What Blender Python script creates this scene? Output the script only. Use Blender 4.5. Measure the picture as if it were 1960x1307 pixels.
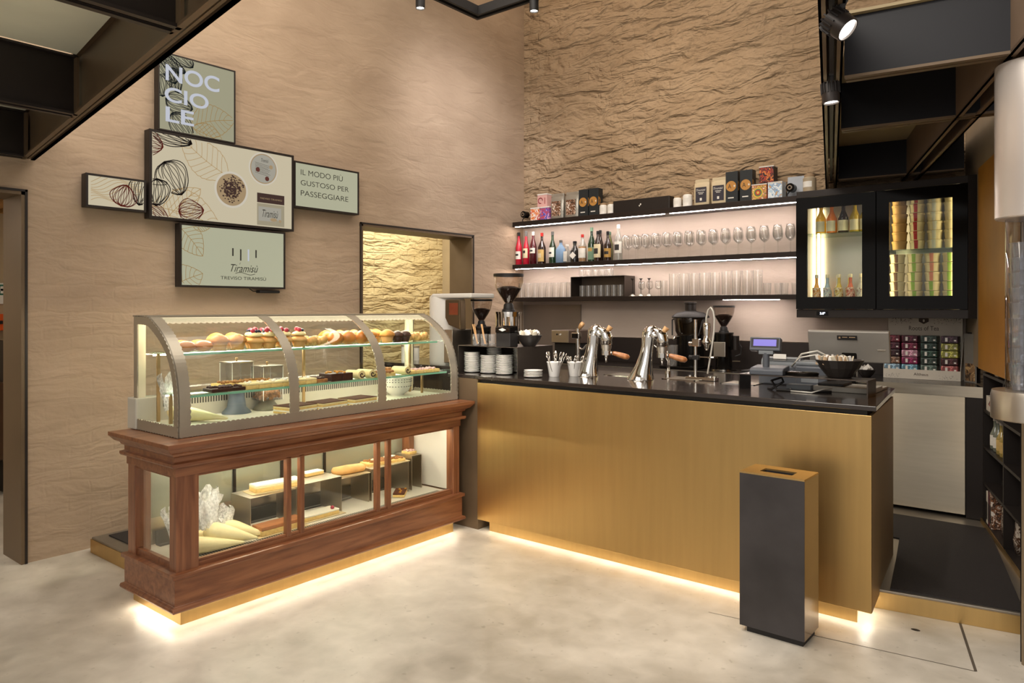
import bpy, math, random
from math import sin, cos, pi, sqrt, atan2, radians
from mathutils import Vector, Matrix, Euler
C = bpy.context.scene.collection
for o in list(bpy.data.objects): bpy.data.objects.remove(o)
random.seed(7)
SC = bpy.context.scene
# World axes: x runs along the back wall (y=0), y runs along the left wall (x=0), z up, metres.

# ------------------------------------------------------------------ camera
cam = bpy.data.cameras.new('camera'); camo = bpy.data.objects.new('camera', cam); C.objects.link(camo)
camo.location = (5.2012, -6.6773, 1.58)
camo.rotation_euler = (radians(90), 0, radians(38.853))
cam.sensor_width = 36; cam.lens = 1406.49/1960*36; cam.shift_y = -(653.5-590)/1960
cam.clip_start = .05
SC.camera = camo
SC.view_settings.view_transform = 'Standard'; SC.view_settings.look = 'None'
SC.view_settings.gamma = 1; SC.view_settings.use_curve_mapping = False
SC.view_settings.exposure = 0.45
# ------------------------------------------------------------------ world: soft daylight from the open shop front behind the camera
W = bpy.data.worlds.new('world'); SC.world = W; W.use_nodes = True
W.node_tree.nodes['Background'].inputs[0].default_value = (1, .95, .90, 1)
W.node_tree.nodes['Background'].inputs[1].default_value = .45

def area(name, loc, target, sx, sy, power, col, down=False):
    l = bpy.data.lights.new(name, 'AREA'); l.shape = 'RECTANGLE'; l.size = sx; l.size_y = sy; l.energy = power; l.color = col
    o = bpy.data.objects.new(name, l); C.objects.link(o); o.location = loc
    if down: return o
    d = Vector(target)-Vector(loc); o.rotation_euler = d.to_track_quat('-Z', 'Y').to_euler(); return o
def spot(name, loc, target, power, col, ang=40, blend=.6, r=.04):
    l = bpy.data.lights.new(name, 'SPOT'); l.energy = power; l.color = col; l.spot_size = radians(ang); l.spot_blend = blend; l.shadow_soft_size = r
    o = bpy.data.objects.new(name, l); C.objects.link(o); o.location = loc
    d = Vector(target)-Vector(loc); o.rotation_euler = d.to_track_quat('-Z', 'Y').to_euler(); return o
WARM = (1, .80, .60); NEUT = (1, .90, .80); COOL = (.86, .90, 1)
area('ceiling_fill_light', (2.6, -4.3, 5.3), (2.6, -4.3, 0), 3.5, 4.5, 150, (1, .92, .82))  # added ambient fill under the ceiling, not a fitting
area('foreground_fill_light', (3.6, -7.4, 4.6), (3.6, -7.4, 0), 3, 2.4, 190, (1, .93, .84))  # added fill for the foreground floor, no known lamp there
spot('added_counter_spot', (2.7, -4.6, 4.4), (2.1, -2.3, 1.1), 150, (1, .93, .85), 34, .9, .06)  # unseen spot, added to brighten taps, saucers and brass front
spot('added_counter_spot', (3.1, -5.3, 3.3), (1.75, -2.5, 1.2), 230, (1, .95, .9), 20, .9, .05)  # lower spot, added to lift the saucers shaded by the organiser
spot('added_counter_spot', (3.6, -4.4, 4.4), (3.8, -2.2, 1.1), 90, (1, .93, .85), 34, .9, .06)  # another added, unseen spot, over the cash point
area('shopfront_area_light', (6.5, -9.5, 3.0), (2.2, -2.5, 1.2), 4, 3, 75, (1, .93, .86))
# grazing wall washers on the rough back wall, and track spots on the left wall
area('wall_washer_light', (1.9, -.62, 5.45), (1.9, -.30, 2.4), 3.6, .10, 14, WARM)
spot('back_wall_spot_light', (2.3, -2.4, 5.0), (1.75, 0, 3.0), 75, (1, .84, .66), 62, 1, .08)
spot('left_wall_spot_light', (2.0, -2.2, 4.6), (0, -1.0, 3.2), 210, (.93, .93, 1), 56, 1, .3)
spot('left_wall_spot_light', (2.0, -3.8, 4.6), (0, -3.3, 3.6), 26, WARM, 80, 1, .3)

# ------------------------------------------------------------------ materials
def lin(h):
    h = h.lstrip('#'); c = [int(h[i:i+2], 16)/255 for i in (0, 2, 4)]
    return tuple((v/12.92 if v <= .04045 else ((v+.055)/1.055)**2.4) for v in c)
def mixc(a, b, t): return tuple(x*(1-t)+y*t for x, y in zip(a, b))
MATS = {}
def mat(name, col, rough=.5, metal=0, var=.06, vs=8, bump=0, bs=40, emit=0, emc=None, trans=0, ior=1.45, coat=0, stretch=(1, 1, 1), spec=.5, bd=.002, rv=0, sss=0):
    """principled with procedural noise in colour, roughness and bump; col is hex"""
    if name in MATS: return MATS[name]
    m = bpy.data.materials.new(name); m.use_nodes = True; nt = m.node_tree; N = nt.nodes; L = nt.links
    b = N['Principled BSDF']; c = lin(col)
    tc = N.new('ShaderNodeTexCoord'); mp = N.new('ShaderNodeMapping'); mp.inputs['Scale'].default_value = stretch
    L.new(tc.outputs['Object'], mp.inputs[0])
    nz = N.new('ShaderNodeTexNoise'); nz.inputs['Scale'].default_value = vs; nz.inputs['Detail'].default_value = 4
    L.new(mp.outputs[0], nz.inputs['Vector'])
    rp = N.new('ShaderNodeValToRGB'); rp.color_ramp.elements[0].position = .3; rp.color_ramp.elements[1].position = .7
    rp.color_ramp.elements[0].color = (*[v*(1-var) for v in c], 1); rp.color_ramp.elements[1].color = (*[min(1, v*(1+var)) for v in c], 1)
    L.new(nz.outputs['Fac'], rp.inputs[0]); L.new(rp.outputs[0], b.inputs['Base Color'])
    b.inputs['Roughness'].default_value = rough; b.inputs['Metallic'].default_value = metal
    b.inputs['IOR'].default_value = ior; b.inputs['Transmission Weight'].default_value = trans
    b.inputs['Coat Weight'].default_value = coat; b.inputs['Specular IOR Level'].default_value = spec
    if sss: b.inputs['Subsurface Weight'].default_value = sss; b.inputs['Subsurface Scale'].default_value = .01
    if rv:
        mr = N.new('ShaderNodeMapRange'); mr.inputs[3].default_value = max(.02, rough-rv); mr.inputs[4].default_value = rough+rv
        L.new(nz.outputs['Fac'], mr.inputs[0]); L.new(mr.outputs[0], b.inputs['Roughness'])
    if bump:
        n2 = N.new('ShaderNodeTexNoise'); n2.inputs['Scale'].default_value = bs; n2.inputs['Detail'].default_value = 5
        L.new(mp.outputs[0], n2.inputs['Vector'])
        bu = N.new('ShaderNodeBump'); bu.inputs['Strength'].default_value = bump; bu.inputs['Distance'].default_value = bd
        L.new(n2.outputs['Fac'], bu.inputs['Height']); L.new(bu.outputs[0], b.inputs['Normal'])
    if emit:
        b.inputs['Emission Color'].default_value = (*(lin(emc) if emc else c), 1); b.inputs['Emission Strength'].default_value = emit
    MATS[name] = m; return m
def glassm(name, tint='ffffff', refl=.08, edge=.5, rough=.02, dens=0., fog=None):
    """thin pane glass: transparent with a fresnel-like reflection growing at grazing angles"""
    if name in MATS: return MATS[name]
    m = bpy.data.materials.new(name); m.use_nodes = True; nt = m.node_tree; N = nt.nodes; L = nt.links
    N.remove(N['Principled BSDF']); out = N['Material Output']
    tr = N.new('ShaderNodeBsdfTransparent'); tr.inputs[0].default_value = (*lin(tint), 1)
    gl = N.new('ShaderNodeBsdfGlossy'); gl.inputs['Roughness'].default_value = rough
    lw = N.new('ShaderNodeLayerWeight'); lw.inputs[0].default_value = .5
    mr = N.new('ShaderNodeMapRange'); mr.inputs[3].default_value = refl; mr.inputs[4].default_value = edge
    pw = N.new('ShaderNodeMath'); pw.operation = 'POWER'; pw.inputs[1].default_value = 3
    L.new(lw.outputs['Facing'], pw.inputs[0]); L.new(pw.outputs[0], mr.inputs[0])
    mx = N.new('ShaderNodeMixShader'); L.new(mr.outputs[0], mx.inputs[0]); L.new(tr.outputs[0], mx.inputs[1]); L.new(gl.outputs[0], mx.inputs[2])
    last = mx
    if dens:
        df = N.new('ShaderNodeBsdfDiffuse'); df.inputs[0].default_value = (*lin(fog or 'ffffff'), 1)
        nz = N.new('ShaderNodeTexNoise'); nz.inputs['Scale'].default_value = 14
        m2 = N.new('ShaderNodeMapRange'); m2.inputs[1].default_value = .3; m2.inputs[2].default_value = .7; m2.inputs[3].default_value = dens*.5; m2.inputs[4].default_value = min(1, dens*1.5)
        L.new(nz.outputs['Fac'], m2.inputs[0])
        mx2 = N.new('ShaderNodeMixShader'); L.new(m2.outputs[0], mx2.inputs[0]); L.new(mx.outputs[0], mx2.inputs[1]); L.new(df.outputs[0], mx2.inputs[2]); last = mx2
    L.new(last.outputs[0], out.inputs[0]); MATS[name] = m; return m
def emis(name, col, s):
    if name in MATS: return MATS[name]
    m = bpy.data.materials.new(name); m.use_nodes = True; N = m.node_tree.nodes; L = m.node_tree.links
    b = N['Principled BSDF']; b.inputs['Base Color'].default_value = (.02, .02, .02, 1); b.inputs['Roughness'].default_value = .25
    b.inputs['Emission Color'].default_value = (*lin(col), 1); b.inputs['Emission Strength'].default_value = s
    MATS[name] = m; return m
def plaster(name, c1, c2, axis, amount, brick=1., scale=1., rough=.85, dist=.03):
    """lime plaster brushed over brick courses; axis = the wall's horizontal axis"""
    m = bpy.data.materials.new(name); m.use_nodes = True; nt = m.node_tree; N = nt.nodes; L = nt.links
    b = N['Principled BSDF']; b.inputs['Roughness'].default_value = rough; b.inputs['Specular IOR Level'].default_value = .3
    tc = N.new('ShaderNodeTexCoord'); sp = N.new('ShaderNodeSeparateXYZ'); L.new(tc.outputs['Object'], sp.inputs[0])
    cb = N.new('ShaderNodeCombineXYZ'); L.new(sp.outputs[axis], cb.inputs[0]); L.new(sp.outputs['Z'], cb.inputs[1])
    def noise(s, det, vec, dist_=0., st=None):
        n = N.new('ShaderNodeTexNoise'); n.inputs['Scale'].default_value = s*scale; n.inputs['Detail'].default_value = det; n.inputs['Distortion'].default_value = dist_
        if st:
            mp = N.new('ShaderNodeMapping'); mp.inputs['Scale'].default_value = st; L.new(vec, mp.inputs[0]); vec = mp.outputs[0]
        L.new(vec, n.inputs['Vector']); return n
    w = noise(3.2, 3, cb.outputs[0])
    vm = N.new('ShaderNodeVectorMath'); vm.operation = 'SCALE'; vm.inputs['Scale'].default_value = .11; L.new(w.outputs['Color'], vm.inputs[0])
    va = N.new('ShaderNodeVectorMath'); L.new(cb.outputs[0], va.inputs[0]); L.new(vm.outputs[0], va.inputs[1])
    br = N.new('ShaderNodeTexBrick'); br.inputs['Scale'].default_value = 1; br.inputs['Brick Width'].default_value = .27; br.inputs['Row Height'].default_value = .085
    br.inputs['Mortar Size'].default_value = .013; br.inputs['Mortar Smooth'].default_value = 1
    br.inputs['Color1'].default_value = (.75, .75, .75, 1); br.inputs['Color2'].default_value = (1, 1, 1, 1); br.inputs['Mortar'].default_value = (.2, .2, .2, 1)
    L.new(va.outputs[0], br.inputs['Vector'])
    n1 = noise(2.4, 3.2, va.outputs[0], .8, (1, 2.9, 1)); n2 = noise(9, 4, cb.outputs[0], .5, (1, 1.8, 1)); n3 = noise(45, 4, cb.outputs[0])
    def mad(a, k, c):
        x = N.new('ShaderNodeMath'); x.operation = 'MULTIPLY_ADD'; L.new(a, x.inputs[0]); x.inputs[1].default_value = k
        if isinstance(c, float): x.inputs[2].default_value = c
        else: L.new(c, x.inputs[2])
        return x.outputs[0]
    h = mad(n1.outputs['Fac'], 1.9, 0.); h = mad(n2.outputs['Fac'], .42, h); h = mad(n3.outputs['Fac'], .07, h)
    lum = N.new('ShaderNodeRGBToBW'); L.new(br.outputs['Color'], lum.inputs[0])
    pm = noise(1.1, 2, cb.outputs[0]); mm = N.new('ShaderNodeMapRange'); mm.inputs[1].default_value = .35; mm.inputs[2].default_value = .65; mm.inputs[4].default_value = brick
    L.new(pm.outputs['Fac'], mm.inputs[0])
    bm = N.new('ShaderNodeMath'); bm.operation = 'MULTIPLY'; L.new(lum.outputs[0], bm.inputs[0]); L.new(mm.outputs[0], bm.inputs[1])
    ad = N.new('ShaderNodeMath'); L.new(h, ad.inputs[0]); L.new(bm.outputs[0], ad.inputs[1])
    bu = N.new('ShaderNodeBump'); bu.inputs['Strength'].default_value = amount; bu.inputs['Distance'].default_value = dist
    L.new(ad.outputs[0], bu.inputs['Height']); L.new(bu.outputs[0], b.inputs['Normal'])
    cn = noise(1.6, 6, cb.outputs[0], .4, (1, 1.6, 1)); rp = N.new('ShaderNodeValToRGB'); rp.color_ramp.elements[0].position = .32; rp.color_ramp.elements[1].position = .68
    rp.color_ramp.elements[0].color = (*lin(c1), 1); rp.color_ramp.elements[1].color = (*lin(c2), 1); L.new(cn.outputs['Fac'], rp.inputs[0])
    L.new(rp.outputs[0], b.inputs['Base Color']); MATS[name] = m; return m
def concrete():
    m = bpy.data.materials.new('polished_concrete'); m.use_nodes = True; nt = m.node_tree; N = nt.nodes; L = nt.links
    b = N['Principled BSDF']; tc = N.new('ShaderNodeTexCoord')
    def noise(s, det, d=0.):
        n = N.new('ShaderNodeTexNoise'); n.inputs['Scale'].default_value = s; n.inputs['Detail'].default_value = det; n.inputs['Distortion'].default_value = d; L.new(tc.outputs['Object'], n.inputs['Vector']); return n
    a = noise(1.1, 8, .8); c = noise(7, 8, .4); f = noise(160, 3)
    rp = N.new('ShaderNodeValToRGB'); e = rp.color_ramp.elements; e[0].position = .3; e[1].position = .7
    e[0].color = (*lin('9d9587'), 1); e[1].color = (*lin('dcd4c7'), 1)
    mx = N.new('ShaderNodeMath'); mx.operation = 'MULTIPLY_ADD'; mx.inputs[1].default_value = .35; L.new(c.outputs['Fac'], mx.inputs[0])
    k = N.new('ShaderNodeMath'); k.operation = 'MULTIPLY'; k.inputs[1].default_value = .65; L.new(a.outputs['Fac'], k.inputs[0]); L.new(k.outputs[0], mx.inputs[2])
    L.new(mx.outputs[0], rp.inputs[0])
    sp = N.new('ShaderNodeValToRGB'); sp.color_ramp.elements[0].position = .27; sp.color_ramp.elements[1].position = .34
    sp.color_ramp.elements[0].color = (.62, .6, .56, 1); sp.color_ramp.elements[1].color = (1, 1, 1, 1); s1 = noise(23, 2); L.new(s1.outputs['Fac'], sp.inputs[0])
    ml = N.new('ShaderNodeMix'); ml.data_type = 'RGBA'; ml.blend_type = 'MULTIPLY'; ml.inputs[0].default_value = .5
    L.new(rp.outputs[0], ml.inputs[6]); L.new(sp.outputs[0], ml.inputs[7]); L.new(ml.outputs[2], b.inputs['Base Color'])
    mr = N.new('ShaderNodeMapRange'); mr.inputs[3].default_value = .22; mr.inputs[4].default_value = .5; L.new(c.outputs['Fac'], mr.inputs[0]); L.new(mr.outputs[0], b.inputs['Roughness'])
    bu = N.new('ShaderNodeBump'); bu.inputs['Strength'].default_value = .12; bu.inputs['Distance'].default_value = .004; L.new(c.outputs['Fac'], bu.inputs['Height']); L.new(bu.outputs[0], b.inputs['Normal'])
    MATS['concrete'] = m; return m
def wood(name, c1, c2, st=(14, 1.2, 14), rough=.35, coat=.25):
    m = bpy.data.materials.new(name); m.use_nodes = True; nt = m.node_tree; N = nt.nodes; L = nt.links
    b = N['Principled BSDF']; b.inputs['Roughness'].default_value = rough; b.inputs['Coat Weight'].default_value = coat; b.inputs['Coat Roughness'].default_value = .2
    tc = N.new('ShaderNodeTexCoord'); mp = N.new('ShaderNodeMapping'); mp.inputs['Scale'].default_value = st; L.new(tc.outputs['Object'], mp.inputs[0])
    n = N.new('ShaderNodeTexNoise'); n.inputs['Scale'].default_value = 2.2; n.inputs['Detail'].default_value = 8; n.inputs['Distortion'].default_value = .6; L.new(mp.outputs[0], n.inputs['Vector'])
    rp = N.new('ShaderNodeValToRGB'); rp.color_ramp.elements[0].position = .32; rp.color_ramp.elements[1].position = .68
    rp.color_ramp.elements[0].color = (*lin(c1), 1); rp.color_ramp.elements[1].color = (*lin(c2), 1); L.new(n.outputs['Fac'], rp.inputs[0]); L.new(rp.outputs[0], b.inputs['Base Color'])
    bu = N.new('ShaderNodeBump'); bu.inputs['Strength'].default_value = .15; bu.inputs['Distance'].default_value = .001; L.new(n.outputs['Fac'], bu.inputs['Height']); L.new(bu.outputs[0], b.inputs['Normal'])
    MATS[name] = m; return m
def photo_blob(name, cols, sc=40, rough=.5, emit=0):
    """mottled multi-colour print (packaging artwork)"""
    m = bpy.data.materials.new(name); m.use_nodes = True; nt = m.node_tree; N = nt.nodes; L = nt.links
    b = N['Principled BSDF']; b.inputs['Roughness'].default_value = rough
    tc = N.new('ShaderNodeTexCoord'); n = N.new('ShaderNodeTexNoise'); n.inputs['Scale'].default_value = sc; n.inputs['Detail'].default_value = 3; n.inputs['Distortion'].default_value = 1.2
    L.new(tc.outputs['Object'], n.inputs['Vector']); rp = N.new('ShaderNodeValToRGB'); rp.color_ramp.interpolation = 'CONSTANT'
    k = len(cols)
    while len(rp.color_ramp.elements) < k: rp.color_ramp.elements.new(.5)
    for i, c in enumerate(cols): rp.color_ramp.elements[i].position = .0 if i == 0 else .32+.36*i/k; rp.color_ramp.elements[i].color = (*lin(c), 1)
    L.new(n.outputs['Fac'], rp.inputs[0]); L.new(rp.outputs[0], b.inputs['Base Color']); MATS[name] = m; return m

M_FLOOR = concrete()
M_WALLL = plaster('plaster_left', '9c8670', 'aa947d', 'Y', .35, .20)
M_WALLB = plaster('plaster_back', '9c8468', 'ac9478', 'X', 1.0, .13, .95, .85, .085)
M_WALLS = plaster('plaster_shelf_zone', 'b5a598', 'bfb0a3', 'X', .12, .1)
M_CORR = plaster('plaster_corridor', 'cdb98c', 'dccaa0', 'Y', .8, .40, 1, .85, .06)
M_BROWN = mat('dark_bronze_steel', '66543f', .45, .25, .12, 3, .05, 60, rv=.08)
M_BLACK = mat('black_steel', '2a2421', .42, .3, .1, 5)
M_NAVY = mat('blackened_steel_plate', '121217', .42, 0, .15, 2, spec=.3)
M_MATBLK = mat('matte_black', '1e1b1a', .55)
M_GLOSSBLK = mat('gloss_black', '12100e', .09, spec=.2)
M_BRASS = mat('brushed_brass', 'c4a46c', .38, 1, .04, 3, .06, 40, stretch=(9, 9, .5), rv=.03)
M_BRASSD = mat('reflection_dark_brass', 'b89a70', .5, .8, .06, 3, .08, 40, stretch=(9, 9, .6), rv=.07)  # darker brass copy, the counter side's dark reflection put into its colour
M_CHROME = mat('chrome', 'd9d4cc', .07, 1, .02)
M_STEEL = mat('brushed_stainless', 'd0c8b8', .33, 1, .05, 5, .05, 60, stretch=(1, 1, 14), rv=.05)
M_STEELH = mat('satin_stainless', 'c4bcb0', .36, 1, .04, 6)
M_PAINT = mat('taupe_lacquer', 'a89f8e', .32, .45, .05, 6)
M_TOP = mat('counter_stone', '2b2420', .16, 0, .08, 30, coat=.3)
M_TOPB = mat('bench_stone', '241f1c', .22, 0, .08, 30)
M_WOOD = wood('mahogany', '6a3c24', '935f3e')
M_WOODV = wood('mahogany_upright', '6a3c24', '935f3e', (14, 14, 1.2))
M_PALEW = wood('pale_wood', 'b98a58', 'dcb27e', (20, 20, 2), .5, 0)
M_WALNUT = wood('walnut_handle', 'a06238', 'cc8c55', (20, 20, 6), .3, .5)
M_MAT = mat('anti_slip_mat', '2a2524', .75, 0, .25, 200, .4, 300)
M_MUST = mat('mustard_panel', 'ad7724', .5, 0, .12, 3)
M_CHINA = mat('white_china', 'f5f1ea', .18, 0, .02, coat=.4)
M_WHITE = mat('white_enamel', 'ddd8d0', .3, 0, .02)
M_GLASS = glassm('clear_pane', 'fafdfb', .022, .5)
M_SHELFG = glassm('shelf_glass', 'e6f4ec', .08, .6)
M_GEDGE = mat('green_glass_edge', '7db79a', .15, 0, .1, 4, emit=.0, spec=.8)
M_TUMB = glassm('thin_glassware', 'fbfaf8', .05, 1.0, .03, .045, 'ffffff')
M_WINE = glassm('wine_glass_clear', 'fdfdfc', .04, 1.0, .02, .012, 'ffffff')
M_BLKGLASS = glassm('black_tinted_glass', '2a2624', .10, .7)
M_FILM = glassm('plastic_film', 'fafafa', .06, .5, .2, .5, 'ffffff')
M_ACRYL = glassm('acrylic', 'fbfbfb', .06, .8, .02, .03)
LED_W = emis('led_warm', 'fff4df', 20); LED_P = emis('led_neutral', 'fff0e8', 60); LED_C = emis('led_case', 'fff3da', 60); LED_D = emis('deck_fill_glow', 'fff3da', 18); LED_L = emis('led_lower_case', 'fff3da', 34)

# ------------------------------------------------------------------ mesh helpers
class MB:
    def __init__(s): s.v = []; s.f = []; s.mi = []
    def add(s, vs, fs, mi=0):
        n = len(s.v); s.v += [tuple(p) for p in vs]; s.f += [tuple(i+n for i in f) for f in fs]; s.mi += [mi]*len(fs); return s
    def box(s, x0, x1, y0, y1, z0, z1, mi=0):
        return s.add([(x0, y0, z0), (x1, y0, z0), (x1, y1, z0), (x0, y1, z0), (x0, y0, z1), (x1, y0, z1), (x1, y1, z1), (x0, y1, z1)],
                     [(0, 3, 2, 1), (4, 5, 6, 7), (0, 1, 5, 4), (1, 2, 6, 5), (2, 3, 7, 6), (3, 0, 4, 7)], mi)
    def cb(s, x, y, z, w, d, h, mi=0): return s.box(x-w/2, x+w/2, y-d/2, y+d/2, z, z+h, mi)
    def prism(s, poly, z0, z1, mi=0):
        n = len(poly); vs = [(x, y, z0) for x, y in poly]+[(x, y, z1) for x, y in poly]
        return s.add(vs, [tuple(range(n-1, -1, -1)), tuple(range(n, 2*n))]+[(i, (i+1) % n, (i+1) % n+n, i+n) for i in range(n)], mi)
    def prism_y(s, poly, y0, y1, mi=0):   # poly in (x,z)
        n = len(poly); vs = [(x, y0, z) for x, z in poly]+[(x, y1, z) for x, z in poly]
        return s.add(vs, [tuple(range(n)), tuple(range(2*n-1, n-1, -1))]+[(i+n, (i+1) % n+n, (i+1) % n, i) for i in range(n)], mi)
    def prism_x(s, poly, x0, x1, mi=0):   # poly in (y,z)
        n = len(poly); vs = [(x0, y, z) for y, z in poly]+[(x1, y, z) for y, z in poly]
        return s.add(vs, [tuple(range(n-1, -1, -1)), tuple(range(n, 2*n))]+[(i, (i+1) % n, (i+1) % n+n, i+n) for i in range(n)], mi)
    def lathe(s, prof, n=24, c=(0, 0, 0), cap=True, a0=0, a1=2*pi, mi=0, jit=0, ax=1, ay=1):
        full = abs(a1-a0-2*pi) < 1e-6; k = n if full else n+1; vs = []; fs = []
        for r, z in prof:
            for i in range(k):
                a = a0+(a1-a0)*i/n; j = 1+random.uniform(-jit, jit); vs.append((c[0]+r*j*cos(a)*ax, c[1]+r*j*sin(a)*ay, c[2]+z))
        for p in range(len(prof)-1):
            for i in range(n):
                q = (i+1) % k if full else i+1
                fs.append((p*k+i, p*k+q, (p+1)*k+q, (p+1)*k+i))
        if cap and full:
            if prof[0][0] > 1e-5: fs.append(tuple(range(k-1, -1, -1)))
            if prof[-1][0] > 1e-5: fs.append(tuple((len(prof)-1)*k+i for i in range(k)))
        return s.add(vs, fs, mi)
    def cyl(s, x, y, z0, z1, r, n=20, mi=0, r2=None): return s.lathe([(r, z0), (r if r2 is None else r2, z1)], n, (x, y, 0), mi=mi)
    def tube(s, pts, r, n=8, mi=0, cap=True):
        pts = [Vector(p) for p in pts]; vs = []; fs = []; rr = r if isinstance(r, (list, tuple)) else [r]*len(pts)
        t0 = (pts[1]-pts[0]).normalized(); up = Vector((0, 0, 1)) if abs(t0.z) < .9 else Vector((1, 0, 0)); nrm = t0.cross(up).normalized()
        for i, p in enumerate(pts):
            t = (pts[min(i+1, len(pts)-1)]-pts[max(i-1, 0)]).normalized(); nrm = (nrm-t*nrm.dot(t)).normalized(); b = t.cross(nrm)
            for j in range(n): a = 2*pi*j/n; vs.append(p+(nrm*cos(a)+b*sin(a))*rr[i])
        for i in range(len(pts)-1):
            for j in range(n): fs.append((i*n+j, i*n+(j+1) % n, (i+1)*n+(j+1) % n, (i+1)*n+j))
        if cap: fs.append(tuple(range(n-1, -1, -1))); fs.append(tuple((len(pts)-1)*n+j for j in range(n)))
        return s.add(vs, fs, mi)
    def ball(s, x, y, z, rx, ry=None, rz=None, n=14, mi=0):
        ry = rx if ry is None else ry; rz = rx if rz is None else rz; vs = [(x, y, z-rz)]; fs = []; m = n//2
        for i in range(1, m):
            t = -pi/2+pi*i/m
            for j in range(n): a = 2*pi*j/n; vs.append((x+rx*cos(t)*cos(a), y+ry*cos(t)*sin(a), z+rz*sin(t)))
        vs.append((x, y, z+rz)); top = len(vs)-1
        for j in range(n): fs.append((0, 1+(j+1) % n, 1+j)); fs.append((top, 1+(m-2)*n+j, 1+(m-2)*n+(j+1) % n))
        for i in range(m-2):
            for j in range(n): fs.append((1+i*n+j, 1+i*n+(j+1) % n, 1+(i+1)*n+(j+1) % n, 1+(i+1)*n+j))
        return s.add(vs, fs, mi)
    def loft(s, secs, n=20, mi=0):   # secs: (cx,cy,z,rx,ry)
        vs = []; fs = []
        for cx, cy, z, rx, ry in secs:
            for j in range(n): a = 2*pi*j/n; vs.append((cx+rx*cos(a), cy+ry*sin(a), z))
        for i in range(len(secs)-1):
            for j in range(n): fs.append((i*n+j, i*n+(j+1) % n, (i+1)*n+(j+1) % n, (i+1)*n+j))
        fs.append(tuple(range(n-1, -1, -1))); fs.append(tuple((len(secs)-1)*n+j for j in range(n))); return s.add(vs, fs, mi)
    def xf(s, mtx, start=0):
        s.v[start:] = [tuple(mtx @ Vector(p)) for p in s.v[start:]]; return s
def mesh(name, mb, mats):
    me = bpy.data.meshes.new(name); me.from_pydata(mb.v, [], mb.f)
    if not isinstance(mats, (list, tuple)): mats = [mats]
    for m in mats: me.materials.append(m)
    if any(mb.mi): me.polygons.foreach_set('material_index', mb.mi)
    me.update(); return me
def finish(o, bevel, smooth, sub=0):
    if smooth:
        for p in o.data.polygons: p.use_smooth = True
        if smooth != 'all':
            md = o.modifiers.new('es', 'EDGE_SPLIT'); md.split_angle = radians(38)
    if sub: md = o.modifiers.new('ss', 'SUBSURF'); md.levels = sub; md.render_levels = sub
    if bevel: md = o.modifiers.new('bv', 'BEVEL'); md.width = bevel; md.segments = 2; md.limit_method = 'ANGLE'; md.angle_limit = radians(50)
def tagit(o, label=None, cat=None, group=None, kind=None):
    if label: o['label'] = label
    if cat: o['category'] = cat
    if group: o['group'] = group
    if kind: o['kind'] = kind
    return o
def T(name, label, cat, loc=(0, 0, 0), rz=0, group=None):
    o = bpy.data.objects.new(name, None); o.empty_display_size = .05; C.objects.link(o); o.location = loc; o.rotation_euler = (0, 0, rz)
    return tagit(o, label, cat, group)
def P(name, mb, m, parent, bevel=0, smooth=False, label=None, world=False, loc=(0, 0, 0), rot=(0, 0, 0)):
    """a part in its parent's coordinates (world=True: vertices are given in world coordinates, parent unrotated)"""
    if world:
        q = parent; off = Vector((0, 0, 0))
        while q: off += q.location; q = q.parent
        mb.v = [tuple(Vector(p)-off) for p in mb.v]
    o = bpy.data.objects.new(name, mesh(name, mb, m)); C.objects.link(o); o.parent = parent; o.location = loc; o.rotation_euler = rot
    finish(o, bevel, smooth)
    if label: o['label'] = label
    return o
def ONE(name, mb, m, label, cat, loc=(0, 0, 0), rz=0, bevel=0, smooth=False, group=None, rot=None):
    o = bpy.data.objects.new(name, mesh(name, mb, m)); C.objects.link(o); o.location = loc; o.rotation_euler = rot or (0, 0, rz)
    finish(o, bevel, smooth); return tagit(o, label, cat, group)
def STR(name, mb, m, bevel=0, smooth=False):
    o = bpy.data.objects.new(name, mesh(name, mb, m)); C.objects.link(o); finish(o, bevel, smooth); o['kind'] = 'structure'; return o
def dup(root, loc, rz=None, label=None, group=None, scale=None):
    r = root.copy(); C.objects.link(r); r.location = loc
    if rz is not None: r.rotation_euler = (0, 0, rz)
    if scale: r.scale = scale if isinstance(scale, (tuple, list)) else (scale,)*3
    if label: r['label'] = label
    if group: r['group'] = group
    for ch in list(root.children):
        c = ch.copy(); C.objects.link(c); c.parent = r
        for g in list(ch.children):
            d = g.copy(); C.objects.link(d); d.parent = c
    return r
ORD = ['first', 'second', 'third', 'fourth', 'fifth', 'sixth', 'seventh', 'eighth', 'ninth', 'tenth', 'eleventh', 'twelfth', 'thirteenth', 'fourteenth', 'fifteenth', 'sixteenth', 'seventeenth', 'eighteenth', 'nineteenth', 'twentieth']
def ordl(i, n, a, b):
    """'leftmost', 'second from the left' ... in words"""
    if i == 0: return a+'most'
    if i == n-1: return b+'most'
    return (ORD[i]+' from the '+a) if i < n/2 else (ORD[n-1-i]+' from the '+b)
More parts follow.
